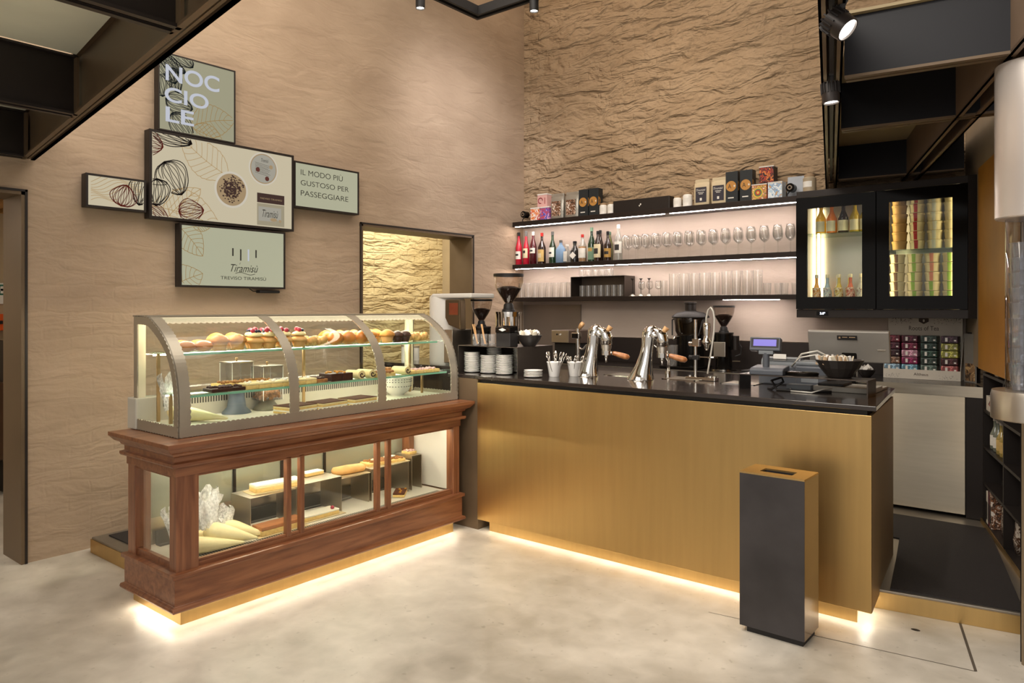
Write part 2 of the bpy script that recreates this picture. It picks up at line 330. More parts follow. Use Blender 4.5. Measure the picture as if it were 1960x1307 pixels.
# flat frames: text and drawings on a plane. fr = (origin, u axis, v axis)
def frame_x(x): return (Vector((x, 0, 0)), Vector((0, 1, 0)), Vector((0, 0, 1)), Vector((1, 0, 0)))   # faces +x
def frame_y(y): return (Vector((0, y, 0)), Vector((1, 0, 0)), Vector((0, 0, 1)), Vector((0, -1, 0)))  # faces -y
def text(s, m, parent, fr, u0, u1, v0, v1, bold=0., shear=0., name='lettering', lift=.001, world=True, font_spacing=1., ext=0.):
    """the words s as flat mesh letters filling u0..u1, v0..v1 on a frame"""
    cu = bpy.data.curves.new('t', 'FONT'); cu.body = s; cu.offset = bold; cu.shear = shear; cu.space_character = font_spacing; cu.space_line = .9; cu.extrude = ext
    to = bpy.data.objects.new('t', cu); C.objects.link(to); dg = bpy.context.evaluated_depsgraph_get()
    me = bpy.data.meshes.new_from_object(to.evaluated_get(dg)); bpy.data.objects.remove(to)
    xs = [v.co.x for v in me.vertices]; ys = [v.co.y for v in me.vertices]
    a, b, c, d = min(xs), max(xs), min(ys), max(ys); off = Vector((0, 0, 0)); q = parent
    if world:
        while q: off += q.location; q = q.parent
    O, U, V, Nn = fr
    for v in me.vertices:
        uu = u0+(v.co.x-a)/(b-a)*(u1-u0); vv = v0+(v.co.y-c)/(d-c)*(v1-v0); v.co = O+U*uu+V*vv+Nn*lift-off
    me.materials.clear(); me.materials.append(m)
    o = bpy.data.objects.new(name, me); C.objects.link(o); o.parent = parent; return o
def on_frame(fr, pts, lift=0.): return [fr[0]+fr[1]*u+fr[2]*v+fr[3]*lift for u, v in pts]
def rect(mb, fr, u0, u1, v0, v1, lift=0., mi=0): return mb.add(on_frame(fr, [(u0, v0), (u1, v0), (u1, v1), (u0, v1)], lift), [(0, 1, 2, 3)], mi)
def disc(mb, fr, u, v, r, lift=0., mi=0, n=32, r2=None): return mb.add(on_frame(fr, [(u+r*cos(2*pi*i/n), v+(r2 or r)*sin(2*pi*i/n)) for i in range(n)], lift), [tuple(range(n))], mi)
def stroke(mb, fr, pts, w, clip=None, lift=0., mi=0):
    for i in range(len(pts)-1):
        (a, b), (c, d) = pts[i], pts[i+1]
        if clip and not all(clip[0] < u < clip[1] and clip[2] < v < clip[3] for u, v in (pts[i], pts[i+1])): continue
        l = math.hypot(c-a, d-b) or 1; nx, ny = -(d-b)/l*w/2, (c-a)/l*w/2; ex, ey = (c-a)/l*w*.3, (d-b)/l*w*.3
        mb.add(on_frame(fr, [(a+nx-ex, b+ny-ey), (a-nx-ex, b-ny-ey), (c-nx+ex, d-ny+ey), (c+nx+ex, d+ny+ey)], lift), [(0, 1, 2, 3)], mi)
def nut(mb, fr, cu, cv, L, Wd, ang, w, clip, lift, mi=0, ribs=11):
    ca, sa = cos(ang), sin(ang)
    for k in range(ribs):
        q = -1+2*k/(ribs-1); pts = []
        for i in range(19):
            t = i/18; x = L*(t-.5); y = q*Wd/2*(sin(pi*t**.75)**.65 if 0 < t < 1 else 0)+.02*Wd*sin(9*t+k*2.1)*(0 < t < 1)
            if t < .08: x += L*.05*(1-abs(q))
            pts.append((cu+x*ca-y*sa, cv+x*sa+y*ca))
        stroke(mb, fr, pts, w*(1.35 if k in (0, ribs-1) else 1), clip, lift, mi)
def leaf(mb, fr, u0, v0, u1, v1, Wd, w, clip, lift, mi=0, veins=8):
    L = math.hypot(u1-u0, v1-v0); ca, sa = (u1-u0)/L, (v1-v0)/L
    def q(t, s): x = L*t; y = s*Wd/2*sin(pi*t**.8)**.8+.04*L*sin(pi*t); return (u0+x*ca-y*sa, v0+x*sa+y*ca)
    for sgn in (-1, 1, 0): stroke(mb, fr, [q(i/24, sgn*(1+.03*sin(i*2.6))) for i in range(25)], w, clip, lift, mi)
    for k in range(1, veins):
        t = k/veins*.85
        for sgn in (-1, 1): stroke(mb, fr, [q(min(1, t+.16*j/6), sgn*(j/6)*.97) for j in range(7)], w*.8, clip, lift, mi)
def cupr(o): return o
# ================================================================== THE SETTING
STR('floor', MB().box(-5, 9, -10, 2, -.1, 0), M_FLOOR)
jm = MB()
def joint(a, b, w=.006):
    v = Vector((b[0]-a[0], b[1]-a[1], 0)); n = Vector((-v.y, v.x, 0)).normalized()*w/2; p, q = Vector((*a, .0006)), Vector((*b, .0006))
    jm.add([p+n, p-n, q-n, q+n], [(0, 1, 2, 3)])
joint((4.64, -2.40), (4.767, -2.921), .012); joint((4.767, -2.921), (4.099, -3.0)); joint((4.099, -3.0), (3.6, -3.06), .004)
STR('trim_1', jm, mat('floor_joint', '5a5044', .8))
STR('trim_2', MB().lathe([(.014, 0), (.012, .001), (.002, .0012)], 14, (4.48, -2.62, 0), ax=1.5), M_MATBLK)
# left wall with two steel-lined openings
wl = MB(); H = 5.6
wl.box(-.3, 0, -10, -6.2, 0, H).box(-.3, 0, -6.2, -5.03, 2.30, H).box(-.3, 0, -5.03, -2.39, 0, H).box(-.3, 0, -2.39, -.89, 2.34, H).box(-.3, 0, -.89, .3, 0, H)
STR('wall_left', wl, M_WALLL)
STR('wall_back', MB().box(0, 6.4, 0, .3, 0, H), M_WALLB)
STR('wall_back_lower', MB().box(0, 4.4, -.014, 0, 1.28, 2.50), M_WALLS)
STR('ceiling', MB().box(-.3, 7, -10, .3, H, H+.1), mat('ceiling_paint', '6a5c50', .9))
# the skewed right wall: origin at (4.36,0), runs along D
RZ = atan2(-.964, .2656)
def rw(name, mb, m, bevel=0):
    o = STR(name, mb, m, bevel); o.location = (4.36, 0, 0); o.rotation_euler = (0, 0, RZ); return o
rw('wall_right', MB().box(0, 3.15, .0, .12, 1.16, H).box(0, 3.15, .36, .48, 0, 1.16), mat('right_plaster', '8d7d68', .85, 0, .08, 3, .2, 20))
rw('trim_3', MB().box(.62, 2.9, -.012, 0, 1.16, 2.56), M_MUST)
# steel linings
def liner(name, y0, y1, z0, z1):
    m = MB(); t = .02
    m.box(-.31, .012, y0-.012, y0+t, z0, z1).box(-.31, .012, y1-t, y1+.012, z0, z1).box(-.31, .012, y0-.012, y1+.012, z1-t, z1+.012)
    return STR(name, m, M_BROWN)
liner('door_1', -6.2, -5.03, 0, 2.30); liner('window_1', -2.39, -.89, .10, 2.34)
e = MB(); 
for y in (-5.018,): e.box(.012, .016, y-.012, y+.002, 0, 2.312)
for y in (-2.404, -.890): e.box(.012, .016, y, y+.014, .1, 2.352)
e.box(.012, .016, -2.404, -.876, 2.34, 2.354); e.box(.012, .016, -6.2, -5.016, 2.30, 2.314)
STR('trim_4', e, M_BLACK)
# rooms beyond the openings
STR('wall_corridor', MB().box(-1.8, -1.6, -3.9, 3, 0, 3.4), M_CORR)
STR('wall_partition', MB().box(-4, -.3, -4.05, -3.9, 0, 3.4), mat('room_plaster', 'b3a184', .85, 0, .06, 3, .3, 12))
STR('wall_far', MB().box(-2.8, -2.6, -10, -4.05, 0, 3.4), MATS['room_plaster'])
STR('wall_corridor_end', MB().box(-1.6, -.3, .3, .5, 0, 3.4), MATS['room_plaster'])
STR('ceiling_corridor', MB().box(-1.8, -.3, -3.9, .5, 3.0, 3.1), MATS['ceiling_paint'])
sl = MB().box(-2.8, -.3, -10, -4.05, 2.52, 2.6)
for i in range(22): sl.box(-2.6, -.3, -9+.23*i, -8.88+.23*i, 2.44, 2.52)
STR('ceiling_far', sl, mat('larch_slats', 'a57a45', .6, 0, .15, 6))
area('corridor_area_light', (-.95, -1.5, 2.95), (-1.25, -1.5, 0), .5, 3.0, 44, (1, .93, .74), True)
area('far_room_area_light', (-1.5, -6.2, 2.4), (-1.7, -5.6, 0), 1.5, 2, 40, (1, .88, .72))
sg = T('first_aid_sign', 'white and green first aid sign on the wall of the room beyond the left doorway', 'sign', (-2.59, -4.39, 1.72))
P('sign_plate', MB().box(0, .01, -.11, .11, -.10, .09), mat('sign_white', 'e8e8e2', .5), sg)
P('green_field', MB().box(.01, .012, -.085, .085, -.02, .075), mat('sign_green', '2f6e5c', .5), sg)
P('cross', MB().box(.012, .014, -.012, .012, -.005, .06).box(.012, .014, -.04, .04, .018, .038), MATS['sign_white'], sg)
ob = T('emergency_box', 'orange wall box under the first aid sign beyond the left doorway', 'box', (-2.6, -4.42, 1.38))
P('box_body', MB().box(0, .14, -.16, .14, 0, .15), mat('safety_orange', 'd2551d', .5), ob, .01)
P('latch', MB().box(.14, .15, -.04, .0, .06, .09), M_MATBLK, ob)
cb_ = T('far_cabinet', 'dark brown cabinet with chrome corners in the room beyond the left doorway', 'cabinet', (-2.3, -4.68, 0))
P('cabinet_body', MB().box(-.28, .28, -.3, .18, .3, .95), mat('case_brown', '4a3423', .4), cb_, .01)
P('leg_frame', MB().box(-.28, .28, .18, .22, 0, 1.3), M_BLACK, cb_)
P('corner_cap', MB().box(.26, .3, .14, .2, .28, .34).box(.26, .3, .14, .2, .9, .97), M_CHROME, cb_)

# raised platform behind the counter with its mat
pl = MB().prism([(.10, -4.68), (1.04, -4.68), (1.04, -2.5), (4.2, -2.46), (5.06, -2.33), (4.40, 0), (0, 0), (0, -2.4), (.10, -2.4)], 0, .10)
STR('floor_platform', pl, mat('platform_steel', '8e867a', .4, .7, .12, 4, rv=.08), .003)
fp = MB().prism([(4.2, -2.466), (5.06, -2.336), (5.06, -2.331), (4.2, -2.461)], .001, .088)
fp.prism([(.095, -4.686), (.98, -4.686), (.98, -4.68), (.095, -4.68)], .001, .088)
STR('baseboard_platform', fp, M_BRASS)
ONE('floor_mat', MB().prism([(4.325, -2.42), (4.90, -2.335), (4.60, -.85), (1.6, -.85), (1.6, -1.45), (4.18, -1.45), (4.25, -1.9)], .101, .108), M_MAT,
    'dark anti-slip mat lying on the raised platform behind the counter', 'mat', group=None)
ONE('floor_mat', MB().box(.16, .93, -4.6, -2.5, .101, .107), M_MAT, 'dark mat strip on the platform between display case and left wall', 'mat')
# ================================================================== STEEL MEZZANINE FRAMES
def bar(mb, a, b, w, z0, z1, side=0, mi=0):
    """horizontal member from a to b (x,y); width w placed: side 0 centred, +1 to the left of a->b, -1 to the right"""
    A, B = Vector((*a, 0)), Vector((*b, 0)); d = (B-A).normalized(); n = Vector((-d.y, d.x, 0))*w
    o0, o1 = (n*-.5, n*.5) if side == 0 else ((n*0, n) if side > 0 else (n*-1, n*0))
    p = [A+o0, B+o0, B+o1, A+o1]; mb.prism([(q.x, q.y) for q in p], z0, z1)
# left frame: edge beam leaves the left wall at y=-5.0
g = T('steel_mezzanine', 'dark brown steel mezzanine frame with glass floor panels in the upper left corner', 'mezzanine', (0, -5, 2.5))
dl = Vector((.989, -.155, 0)).normalized(); nl = Vector((-dl.y, dl.x, 0))
a, b = (.012, -4.977), (4.6, -5.695)
m = MB(); bar(m, a, b, .022, 2.5, 2.51, -1)
for off in (0, .05):
    q = Vector((*a, 0))-nl*off; r = Vector((*b, 0))-nl*off; bar(m, q.xy, r.xy, .022, 2.50, 2.512, -1)
q = Vector((*a, 0))-nl*.033; r = Vector((*b, 0))-nl*.033; bar(m, q.xy, r.xy, .012, 2.505, 2.80)
q = Vector((*a, 0)); bar(m, a, b, .072, 2.79, 2.80, -1)
P('edge_beam', m, M_BROWN, g, world=True)
for x in (.055, 1.36, 2.80):
    m = MB(); y1 = -4.975-.1566*x-.06
    m.box(x-.04, x-.015, y1-3.5, y1, 2.5, 2.512).box(x+.015, x+.04, y1-3.5, y1, 2.5, 2.512).box(x-.016, x-.008, y1-3.5, y1, 2.506, 2.78).box(x+.008, x+.016, y1-3.5, y1, 2.506, 2.78).box(x-.04, x+.04, y1-3.5, y1, 2.77, 2.78)
    P('joist', m, M_BLACK, g, world=True)
    P('bracket_plate', MB().box(x-.03, x+.05, y1-.012, y1, 2.51, 2.77), M_BROWN, g, world=True)
for x0, x1 in ((.07, 1.31), (1.41, 2.75), (2.85, 4.2)):
    m = MB(); m.prism([(x0, -8.5), (x1, -8.5), (x1, -5.04-.1566*x1), (x0, -5.04-.1566*x0)], 2.782, 2.80)
    P('glass_floor_panel', m, mat('floor_glass_reflection', 'eef0dc', .25, 0, .15, 1.2, emit=.0), g, world=True)  # window reflections in the glass put into a pale opaque colour
# right frame above the back counter
g = T('steel_mezzanine', 'dark steel mezzanine frame hanging over the wall fridge, upper right', 'mezzanine', (3.4, 0, 2.6))
D = Vector((.2656, -.964, 0)); R_ = Vector((.964, .2656, 0))
def edge_pt(t, off=0): v = Vector((3.32, 0, 0))+D*t+R_*off; return (v.x, v.y)
m = MB()
for off in (0, .062): bar(m, edge_pt(.03, off), edge_pt(5.2, off), .024, 2.60, 2.612, 1)
bar(m, edge_pt(.03, .0), edge_pt(5.2, .0), .01, 2.60, 2.88, 1); bar(m, edge_pt(.03, .076), edge_pt(5.2, .076), .01, 2.60, 2.88, 1); bar(m, edge_pt(.03), edge_pt(5.2), .086, 2.87, 2.88, 1)
P('edge_beam', m, M_BROWN, g, world=True)
m = MB(); bar(m, edge_pt(.5, .034), edge_pt(4.6, .034), .018, 2.604, 2.63, 1); P('light_track', m, M_MATBLK, g, world=True)
def along(t, p0, d): return (p0[0]+d[0]*t, p0[1]+d[1]*t)
for nm, p0, tip, stop in (('cross_beam', (4.304, -3.213), (4.92, -3.135), 0), ('cross_beam', (4.026, -2.206), (4.88, -2.10), 0), ('cross_beam', (3.55, -.47), (4.40, -.38), 0)):
    m = MB(); 
    v = Vector((tip[0]-p0[0], tip[1]-p0[1], 0)).normalized(); n = Vector((-v.y, v.x, 0))
    bar(m, p0, tip, .012, 2.612, 2.87, 1)
    q0 = Vector((*p0, 0))+n*.05; q1 = Vector((*tip, 0))+n*.05; f = MB(); bar(f, q0.xy, q1.xy, .028, 2.60, 2.612, 1); bar(f, p0, tip, .030, 2.60, 2.612, 1); P('beam_flange', f, M_BROWN, g, world=True)
    P(nm, m, M_NAVY, g, world=True)
m = MB(); m.prism([(4.33, -3.24), (4.98, -3.15), (4.32, -.02), (3.36, -.02)], 2.872, 2.885); P('deck_plate', m, mat('cream_deck', '9b8a68', .6, 0, .08, 2), g, world=True)
c0 = (3.93, -.12); c1 = along(4.6, c0, (.309, -.951)); m = MB()
for off in (0, .09):
    v = Vector((.951, .309, 0))*off; bar(m, (c0[0]+v.x, c0[1]+v.y), (c1[0]+v.x, c1[1]+v.y), .03, 2.6, 2.612, 1)
bar(m, c0, c1, .012, 2.6, 2.868, 1)
v = Vector((.951, .309, 0))*.108; bar(m, (c0[0]+v.x, c0[1]+v.y), (c1[0]+v.x, c1[1]+v.y), .012, 2.6, 2.868, 1)
P('long_beam', m, mat('umber_steel', '75614f', .5, .2, .1, 3), g, world=True)

# ================================================================== SPOTLIGHTS ON TRACKS
def spotlight(label, loc, length, r, tilt, az, group, lensm, power=0, tgt=None, fins=True, stem=.06):
    t = T('track_spotlight', label, 'spotlight', loc, 0, group)
    mt = Matrix.Rotation(az, 4, 'Z') @ Matrix.Rotation(tilt, 4, 'Y')
    b = MB().lathe([(r*.75, length), (r*.95, length*.97), (r, length*.9), (r, .012), (r*.97, 0), (r*.86, 0), (r*.84, .01)], 28, cap=False); b.xf(mt)
    P('housing', b, M_BLACK if fins else M_MATBLK, t, smooth=True)
    if fins:
        f = MB()
        for i in range(16):
            a = 2*pi*i/16; k = len(f.v); f.box(r*.7, r*1.12, -.0025, .0025, length*.5, length*1.05); f.xf(Matrix.Rotation(a, 4, 'Z'), k)
        f.xf(mt); P('heat_sink', f, M_MATBLK, t)
    l = MB().lathe([(r*.84, .008), (r*.5, .02), (.001, .024)], 24, cap=False); l.xf(mt); P('lens', l, lensm, t, smooth=True)
    s = MB().tube([mt @ Vector((0, 0, length*.8)), (0, 0, length*.8+stem)], .012, 10); P('stem', s, M_MATBLK, t)
    return t
LENS = emis('lamp_lens', 'fff6ea', 9)
spotlight('large black finned spotlight at the top right, lit and tilted towards the right', (4.535, -4.06, 2.51), .080, .042, radians(-46), radians(-8), 'spotlights on the right beam', LENS)
spotlight('small black spotlight hanging below the right mezzanine beam, pointing straight down', (4.265, -3.27, 2.485), .085, .036, radians(-4), 0, 'spotlights on the right beam', LENS)
tr = T('lighting_track', 'black rectangular lighting track hanging from the ceiling, top centre', 'lighting track', (1.88, -2.93, 3.54))
P('track_arm', MB().box(1.88, 1.90, -5.4, -2.93, 3.54, 3.60).box(1.93, 1.95, -5.4, -2.98, 3.54, 3.60).box(1.90, 1.93, -5.4, -2.93, 3.585, 3.60), M_MATBLK, tr, world=True)
P('track_arm', MB().box(1.9, 4.4, -2.95, -2.93, 3.54, 3.60).box(1.95, 4.4, -3.0, -2.98, 3.54, 3.60).box(1.9, 4.4, -2.98, -2.95, 3.585, 3.60), M_MATBLK, tr, world=True)
P('hanger', MB().cyl(1.915, -5.2, 3.6, 5.6, .004, 8).cyl(4.3, -2.965, 3.6, 5.6, .004, 8).cyl(2.1, -2.965, 3.6, 5.6, .004, 8), M_MATBLK, tr, world=True)
for i, (x, y, z, s) in enumerate(((1.915, -3.50, 3.43, 'left'), (2.39, -2.965, 3.46, 'right'))):
    spotlight('slim black cylinder spotlight, %s one of the two under the hanging track' % s, (x, y, z), .10, .029, 0, 0, 'spotlights on the hanging track', LENS, fins=False, stem=.03)

# ================================================================== SCREENS ON THE LEFT WALL
SCR = emis('screen_cream', 'e2d5b6', .5); SCG = emis('screen_sage', 'b8b596', .45); SCL = emis('screen_pale_sage', 'c6c6a8', .5)
I_BLK = emis('ink_black', '201818', 0.17); I_RED = emis('ink_maroon', '6a2218', 0.39); I_TEAL = emis('ink_teal', '202c2e', 0.22); I_GOLD = emis('ink_gold', 'c79f5c', 0.36); I_LEAF = emis('ink_tan', 'd8b070', 0.39)
I_WHT = emis('ink_white', 'dfe4f2', 0.47); I_GREY = emis('ink_grey', '3c3a30', 0.22); I_CRM = emis('ink_cream', 'f4ead6', 0.44); I_LATTE = emis('ink_latte', 'd3b487', 0.36); I_CHOC = emis('ink_choc', '4a2320', 0.28)
I_GREYB = emis('ink_lid_grey', 'd2cdbc', 0.36)
def screen(label, y0, y1, z0, z1, x=.1, bz=.018, m=SCR, bottom=None):
    t = T('wall_screen', label, 'screen', (0, (y0+y1)/2, z0), 0, 'screens on the left wall')
    P('casing', MB().box(.02, x-.012, y0, y1, z0, z1), M_BLACK, t, .004, world=True)
    P('bezel', MB().box(x-.012, x, y0, y0+bz, z0, z1).box(x-.012, x, y1-bz, y1, z0, z1).box(x-.012, x, y0+bz, y1-bz, z0, z0+bz).box(x-.012, x, y0+bz, y1-bz, z1-bz, z1), M_BLACK, t, world=True)
    P('display', MB().box(x-.011, x-.006, y0+bz, y1-bz, z0+bz, z1-bz), m, t, world=True)
    P('wall_bracket', MB().box(0, .022, (y0+y1)/2-.12, (y0+y1)/2+.12, z0+.04, z0+.16), M_BLACK, t, world=True)
    return t, frame_x(x-.0055), (y0+bz, y1-bz, z0+bz, z1-bz)
# main
t, fr, cl = screen('largest wall screen, cream, showing nut drawings, a chocolate cup, a lid and a jar', -4.311, -3.156, 2.20, 2.815)
Y = lambda s: -4.311+s*1.155
Z = lambda s: 2.815-s*.615
m = MB()
for q in ((Y(.50), Z(.40), Y(.19), Z(.02), .26), (Y(.02), Z(.86), Y(.46), Z(1.05), .34), (Y(.10), Z(1.0), Y(.32), Z(.60), .2)):
    m = MB(); leaf(m, fr, *q, .004, cl, .0); P('leaf_drawing', m, I_LEAF, t, world=True)
m = MB()
nut(m, fr, Y(.145), Z(.52), .25, .25, radians(-60), .005, cl, .0004, ribs=13); P('nut_drawing', m, I_BLK, t, world=True); m = MB()
rect(m, fr, Y(.0)+.02, Y(.10), Z(.62), Z(.55), .0007, 1); disc(m, fr, Y(.085), Z(.64), .062, .0007, 1)
nut(m, fr, Y(.04), Z(.70), .19, .2, radians(-92), .005, cl, .001, ribs=13)
stroke(m, fr, [(Y(.04)+.08*cos(a*pi/12), Z(.585)+.02*sin(a*pi/12)) for a in range(25)], .005, cl, .001); P('cut_nut_drawing', m, [I_BLK, SCR], t, world=True); m = MB()
nut(m, fr, Y(.13), Z(.02), .32, .17, radians(-15), .005, cl, .0004, ribs=15)
P('nut_drawing', m, [I_BLK, SCR], t, world=True)
for q in ((Y(.26), Z(.87), .19, .17, radians(10)), (Y(.02), Z(.16), .15, .17, radians(-10)), (Y(.055), Z(.96), .2, .12, radians(-35))):
    m = MB(); nut(m, fr, *q, .004, cl, .0006, ribs=15); P('red_nut_drawing', m, I_RED, t, world=True)
m = MB(); disc(m, fr, Y(.53), Z(.56), .137, .001, 0, 48); disc(m, fr, Y(.53), Z(.56), .12, .0015, 1, 48)
for i in range(260):
    a = random.uniform(0, 2*pi); r = (.07*random.random()**.7 if i % 4 else .104*random.random()**.4); q = random.uniform(.004, .010)
    m.add(on_frame(fr, [(Y(.53)+r*cos(a)+q*cos(b+a), Z(.55)+r*sin(a)+q*sin(b+a)*.8) for b in (0, 1.3, 2.4, 3.9, 5)], .002+.00002*i), [(0, 1, 2, 3, 4)], 2)
P('cup_picture', m, [I_CRM, I_LATTE, I_CHOC], t, world=True)
m = MB(); disc(m, fr, Y(.764), Z(.24), .128, .001, 0, 48); disc(m, fr, Y(.764), Z(.24), .116, .0014, 3, 48); disc(m, fr, Y(.764), Z(.24), .108, .0018, 1, 48)
disc(m, fr, Y(.72), Z(.26), .018, .0024, 2); disc(m, fr, Y(.79), Z(.36), .018, .0024, 2); disc(m, fr, Y(.82), Z(.205), .016, .0024, 3)
for i in range(8): stroke(m, fr, [(Y(.70), Z(.17+.018*i)), (Y(.815)-.01*(i % 3), Z(.20+.018*i))], .0022, cl, .0022, 4)
P('lid_picture', m, [I_CRM, I_GREYB, I_RED, I_LATTE, I_GREY], t, world=True)
text('Tiramisù', I_GREY, t, fr, Y(.745), Y(.80), Z(.155), Z(.11), 0, .4, lift=.003)
m = MB(); rect(m, fr, Y(.715), Y(.925), Z(.955), Z(.68), .001, 0); rect(m, fr, Y(.715), Y(.925), Z(.67), Z(.55), .0015, 1)
rect(m, fr, Y(.725), Y(.90), Z(.90), Z(.72), .002, 2); disc(m, fr, Y(.84), Z(.875), .03, .0024, 3, r2=.014); disc(m, fr, Y(.87), Z(.90), .014, .003, 0); disc(m, fr, Y(.89), Z(.885), .012, .0028, 3)
P('jar_picture', m, [emis('ink_jar', 'cbbf9f', 0.36), I_CHOC, I_GREYB, I_LATTE], t, world=True)
text('Tiramisù', I_GREY, t, fr, Y(.755), Y(.875), Z(.85), Z(.755), .0, .4, lift=.003)
text('TREVISO TIRAMISÙ', I_LATTE, t, fr, Y(.735), Y(.905), Z(.625), Z(.60), .0, lift=.003)
# top, NOCCIOLE
t, fr, cl = screen('square sage screen at the top reading NOCCIOLE over dark nut drawings', -4.243, -3.66, 2.823, 3.375, .085, .010, SCG)
yy = lambda s: -4.243+s*.583
zz = lambda s: 3.375-s*.552
for q in ((yy(.42), zz(.86), yy(.99), zz(.68), .24), (yy(.42), zz(.9), yy(.85), zz(1.05), .16)):
    m = MB(); leaf(m, fr, *q, .004, cl, .0); P('leaf_drawing', m, I_GOLD, t, world=True)
m = MB()
for (a, b, L, w_, an) in ((.30, -.01, .20, .16, -40), (.12, .20, .22, .16, -60), (.03, .42, .17, .16, -80), (.20, .33, .18, .12, -70), (.26, .62, .2, .15, -10), (.30, .92, .24, .16, -50), (.18, .14, .2, .1, -20)):
    m = MB(); nut(m, fr, yy(a), zz(b), L, w_, radians(an), .0045, cl, .0004, ribs=12); P('nut_drawing', m, I_TEAL, t, world=True)
for s, a, b, v0, v1 in (('NOC', .09, .78, .355, .145), ('CIO', .08, .635, .62, .43), ('LE', .09, .445, .875, .685)): text(s, I_WHT, t, fr, yy(a), yy(b), zz(v0), zz(v1), .018, lift=.002)
# left small
t, fr, cl = screen('small wide screen at the far left showing a maroon nut drawing', -4.713, -4.33, 2.236, 2.455, .095, .014, SCR)
m = MB(); 
for k in range(9): stroke(m, fr, [(-4.70+i*.02, 2.27+.018*k+.02*sin(i*.5+k*.6)+.004*i) for i in range(20)], .003, cl, .0)
P('leaf_drawing', m, I_LEAF, t, world=True)
m = MB(); nut(m, fr, -4.36, 2.38, .2, .17, radians(-100), .005, cl, .0003, ribs=12); P('nut_drawing', m, I_BLK, t, world=True)
m = MB(); disc(m, fr, -4.47, 2.33, .055, .0006, 1); nut(m, fr, -4.475, 2.335, .15, .17, radians(75), .004, cl, .001, ribs=15); P('red_nut_drawing', m, [I_RED, SCR], t, world=True)
# right small
t, fr, cl = screen('small sage screen on the right reading IL MODO PIÙ GUSTOSO PER PASSEGGIARE', -3.149, -2.484, 2.40, 2.778, .095, .014, SCL)
for s, a, v0, v1 in (('IL MODO PIÙ', -2.66, 2.672, 2.728), ('GUSTOSO PER', -2.595, 2.588, 2.630), ('PASSEGGIARE', -2.60, 2.502, 2.546)): text(s, I_GREY, t, fr, -3.085, a, v0, v1 if 'Ù' not in s else v1, -.004, lift=.002)
# bottom
t, fr, cl = screen('lower pale green screen reading TREVISO TIRAMISÙ under four bars', -4.095, -3.232, 1.733, 2.188, .095, .014, SCL)
yy = lambda s: -4.095+s*.863
zz = lambda s: 2.188-s*.455
for q in ((yy(-.04), zz(.0), yy(.20), zz(.50), .2), (yy(-.1), zz(1.05), yy(.20), zz(.78), .24), (yy(.12), zz(.05), yy(.30), zz(-.05), .1)):
    m = MB(); leaf(m, fr, *q, .004, cl, 0); P('leaf_drawing', m, I_GOLD, t, world=True)
m = MB()
for i, (s, a, b) in enumerate(((.475, .34, .47), (.55, .35, .54), (.625, .345, .54), (.70, .345, .48))): P('bar_mark', rect(MB(), fr, yy(s)-.006, yy(s)+.006, zz(b), zz(a), .001), I_WHT if i == 2 else I_GREY, t, world=True)
stroke(m, fr, [(yy(.50+.01*i), zz(.755-.018*sin(i*.33))) for i in range(20)], .004, cl, .001)
P('swash', m, I_GREY, t, world=True)
text('il', I_GREY, t, fr, yy(.535), yy(.55), zz(.605), zz(.57), 0, .4, lift=.002)
text('Tiramisù', I_GREY, t, fr, yy(.455), yy(.72), zz(.73), zz(.605), 0, .4, lift=.002)
text('TREVISO TIRAMISÙ', I_GREY, t, fr, yy(.36), yy(.80), zz(.862), zz(.795), 0, lift=.002)
md = T('media_box', 'small black media box with cable under the lowest screen', 'media box', (.05, -3.36, 1.70))
P('box_body', MB().box(-.03, .03, -.09, .09, 0, .022), M_MATBLK, md, .006); P('cable', MB().tube([(0, -.09, .012), (0, -.13, .012), (0, -.16, .03), (0, -.17, .05)], .004), M_MATBLK, md)
# ================================================================== DISPLAY CASE
case = T('pastry_display_case', 'mahogany pastry display case with curved glass top and lit lower windows', 'display case', (1.35, -3.85, 0))
PB = dict(parent=case, world=True)
P('plinth', MB().box(1.10, 1.615, -4.86, -2.89, 0, .085), M_BRASS, **PB)
def mould(prof, x0, x1, y0, y1):
    m = MB(); k = len(prof); vs = []
    for d, z in prof: vs += [(x0-d*.8, y0-d, z), (x1+d, y0-d, z), (x1+d, y1+d, z), (x0-d*.8, y1+d, z)]
    fs = [(0, 3, 2, 1), tuple((k-1)*4+i for i in range(4))]
    for i in range(k-1):
        for j in range(4): fs.append((i*4+j, i*4+(j+1) % 4, (i+1)*4+(j+1) % 4, (i+1)*4+j))
    return m.add(vs, fs)
bx = (1.09, 1.62, -4.885, -2.83)
P('base_skirt', mould([(.0, .076), (.03, .076), (.034, .086), (.03, .098), (.014, .104), (.014, .235), (.028, .24), (.028, .262), (.0, .266)], *bx), M_WOOD, bevel=.002, **PB)
P('cornice', mould([(.0, .742), (.006, .742), (.006, .79), (.03, .792), (.034, .80), (.034, .812), (.014, .818), (.014, .842), (.028, .850), (.034, .862), (.055, .872), (.072, .892), (.078, .897), (.078, .918)], *bx), M_WOOD, bevel=.002, **PB)
for y0, y1 in ((-4.885, -4.767), (-2.891, -2.83)): P('corner_post', MB().box(1.55, 1.62, y0, y1, .262, .745), M_WOODV, bevel=.003, **PB)
P('corner_post', MB().box(1.09, 1.174, -4.885, -4.80, .262, .745), M_WOODV, bevel=.003, **PB)
P('corner_post', MB().box(1.09, 1.174, -2.90, -2.83, .262, .745), M_WOODV, bevel=.003, **PB)
m = MB(); m.box(1.56, 1.605, -4.767, -2.891, .262, .288).box(1.57, 1.597, -4.767, -2.891, .288, .300).box(1.56, 1.60, -4.767, -2.891, .725, .745)
P('window_rail', m, M_WOOD, bevel=.002, **PB)
P('window_rail', MB().box(1.174, 1.55, -4.872, -4.845, .262, .30), M_WOOD, bevel=.002, **PB)
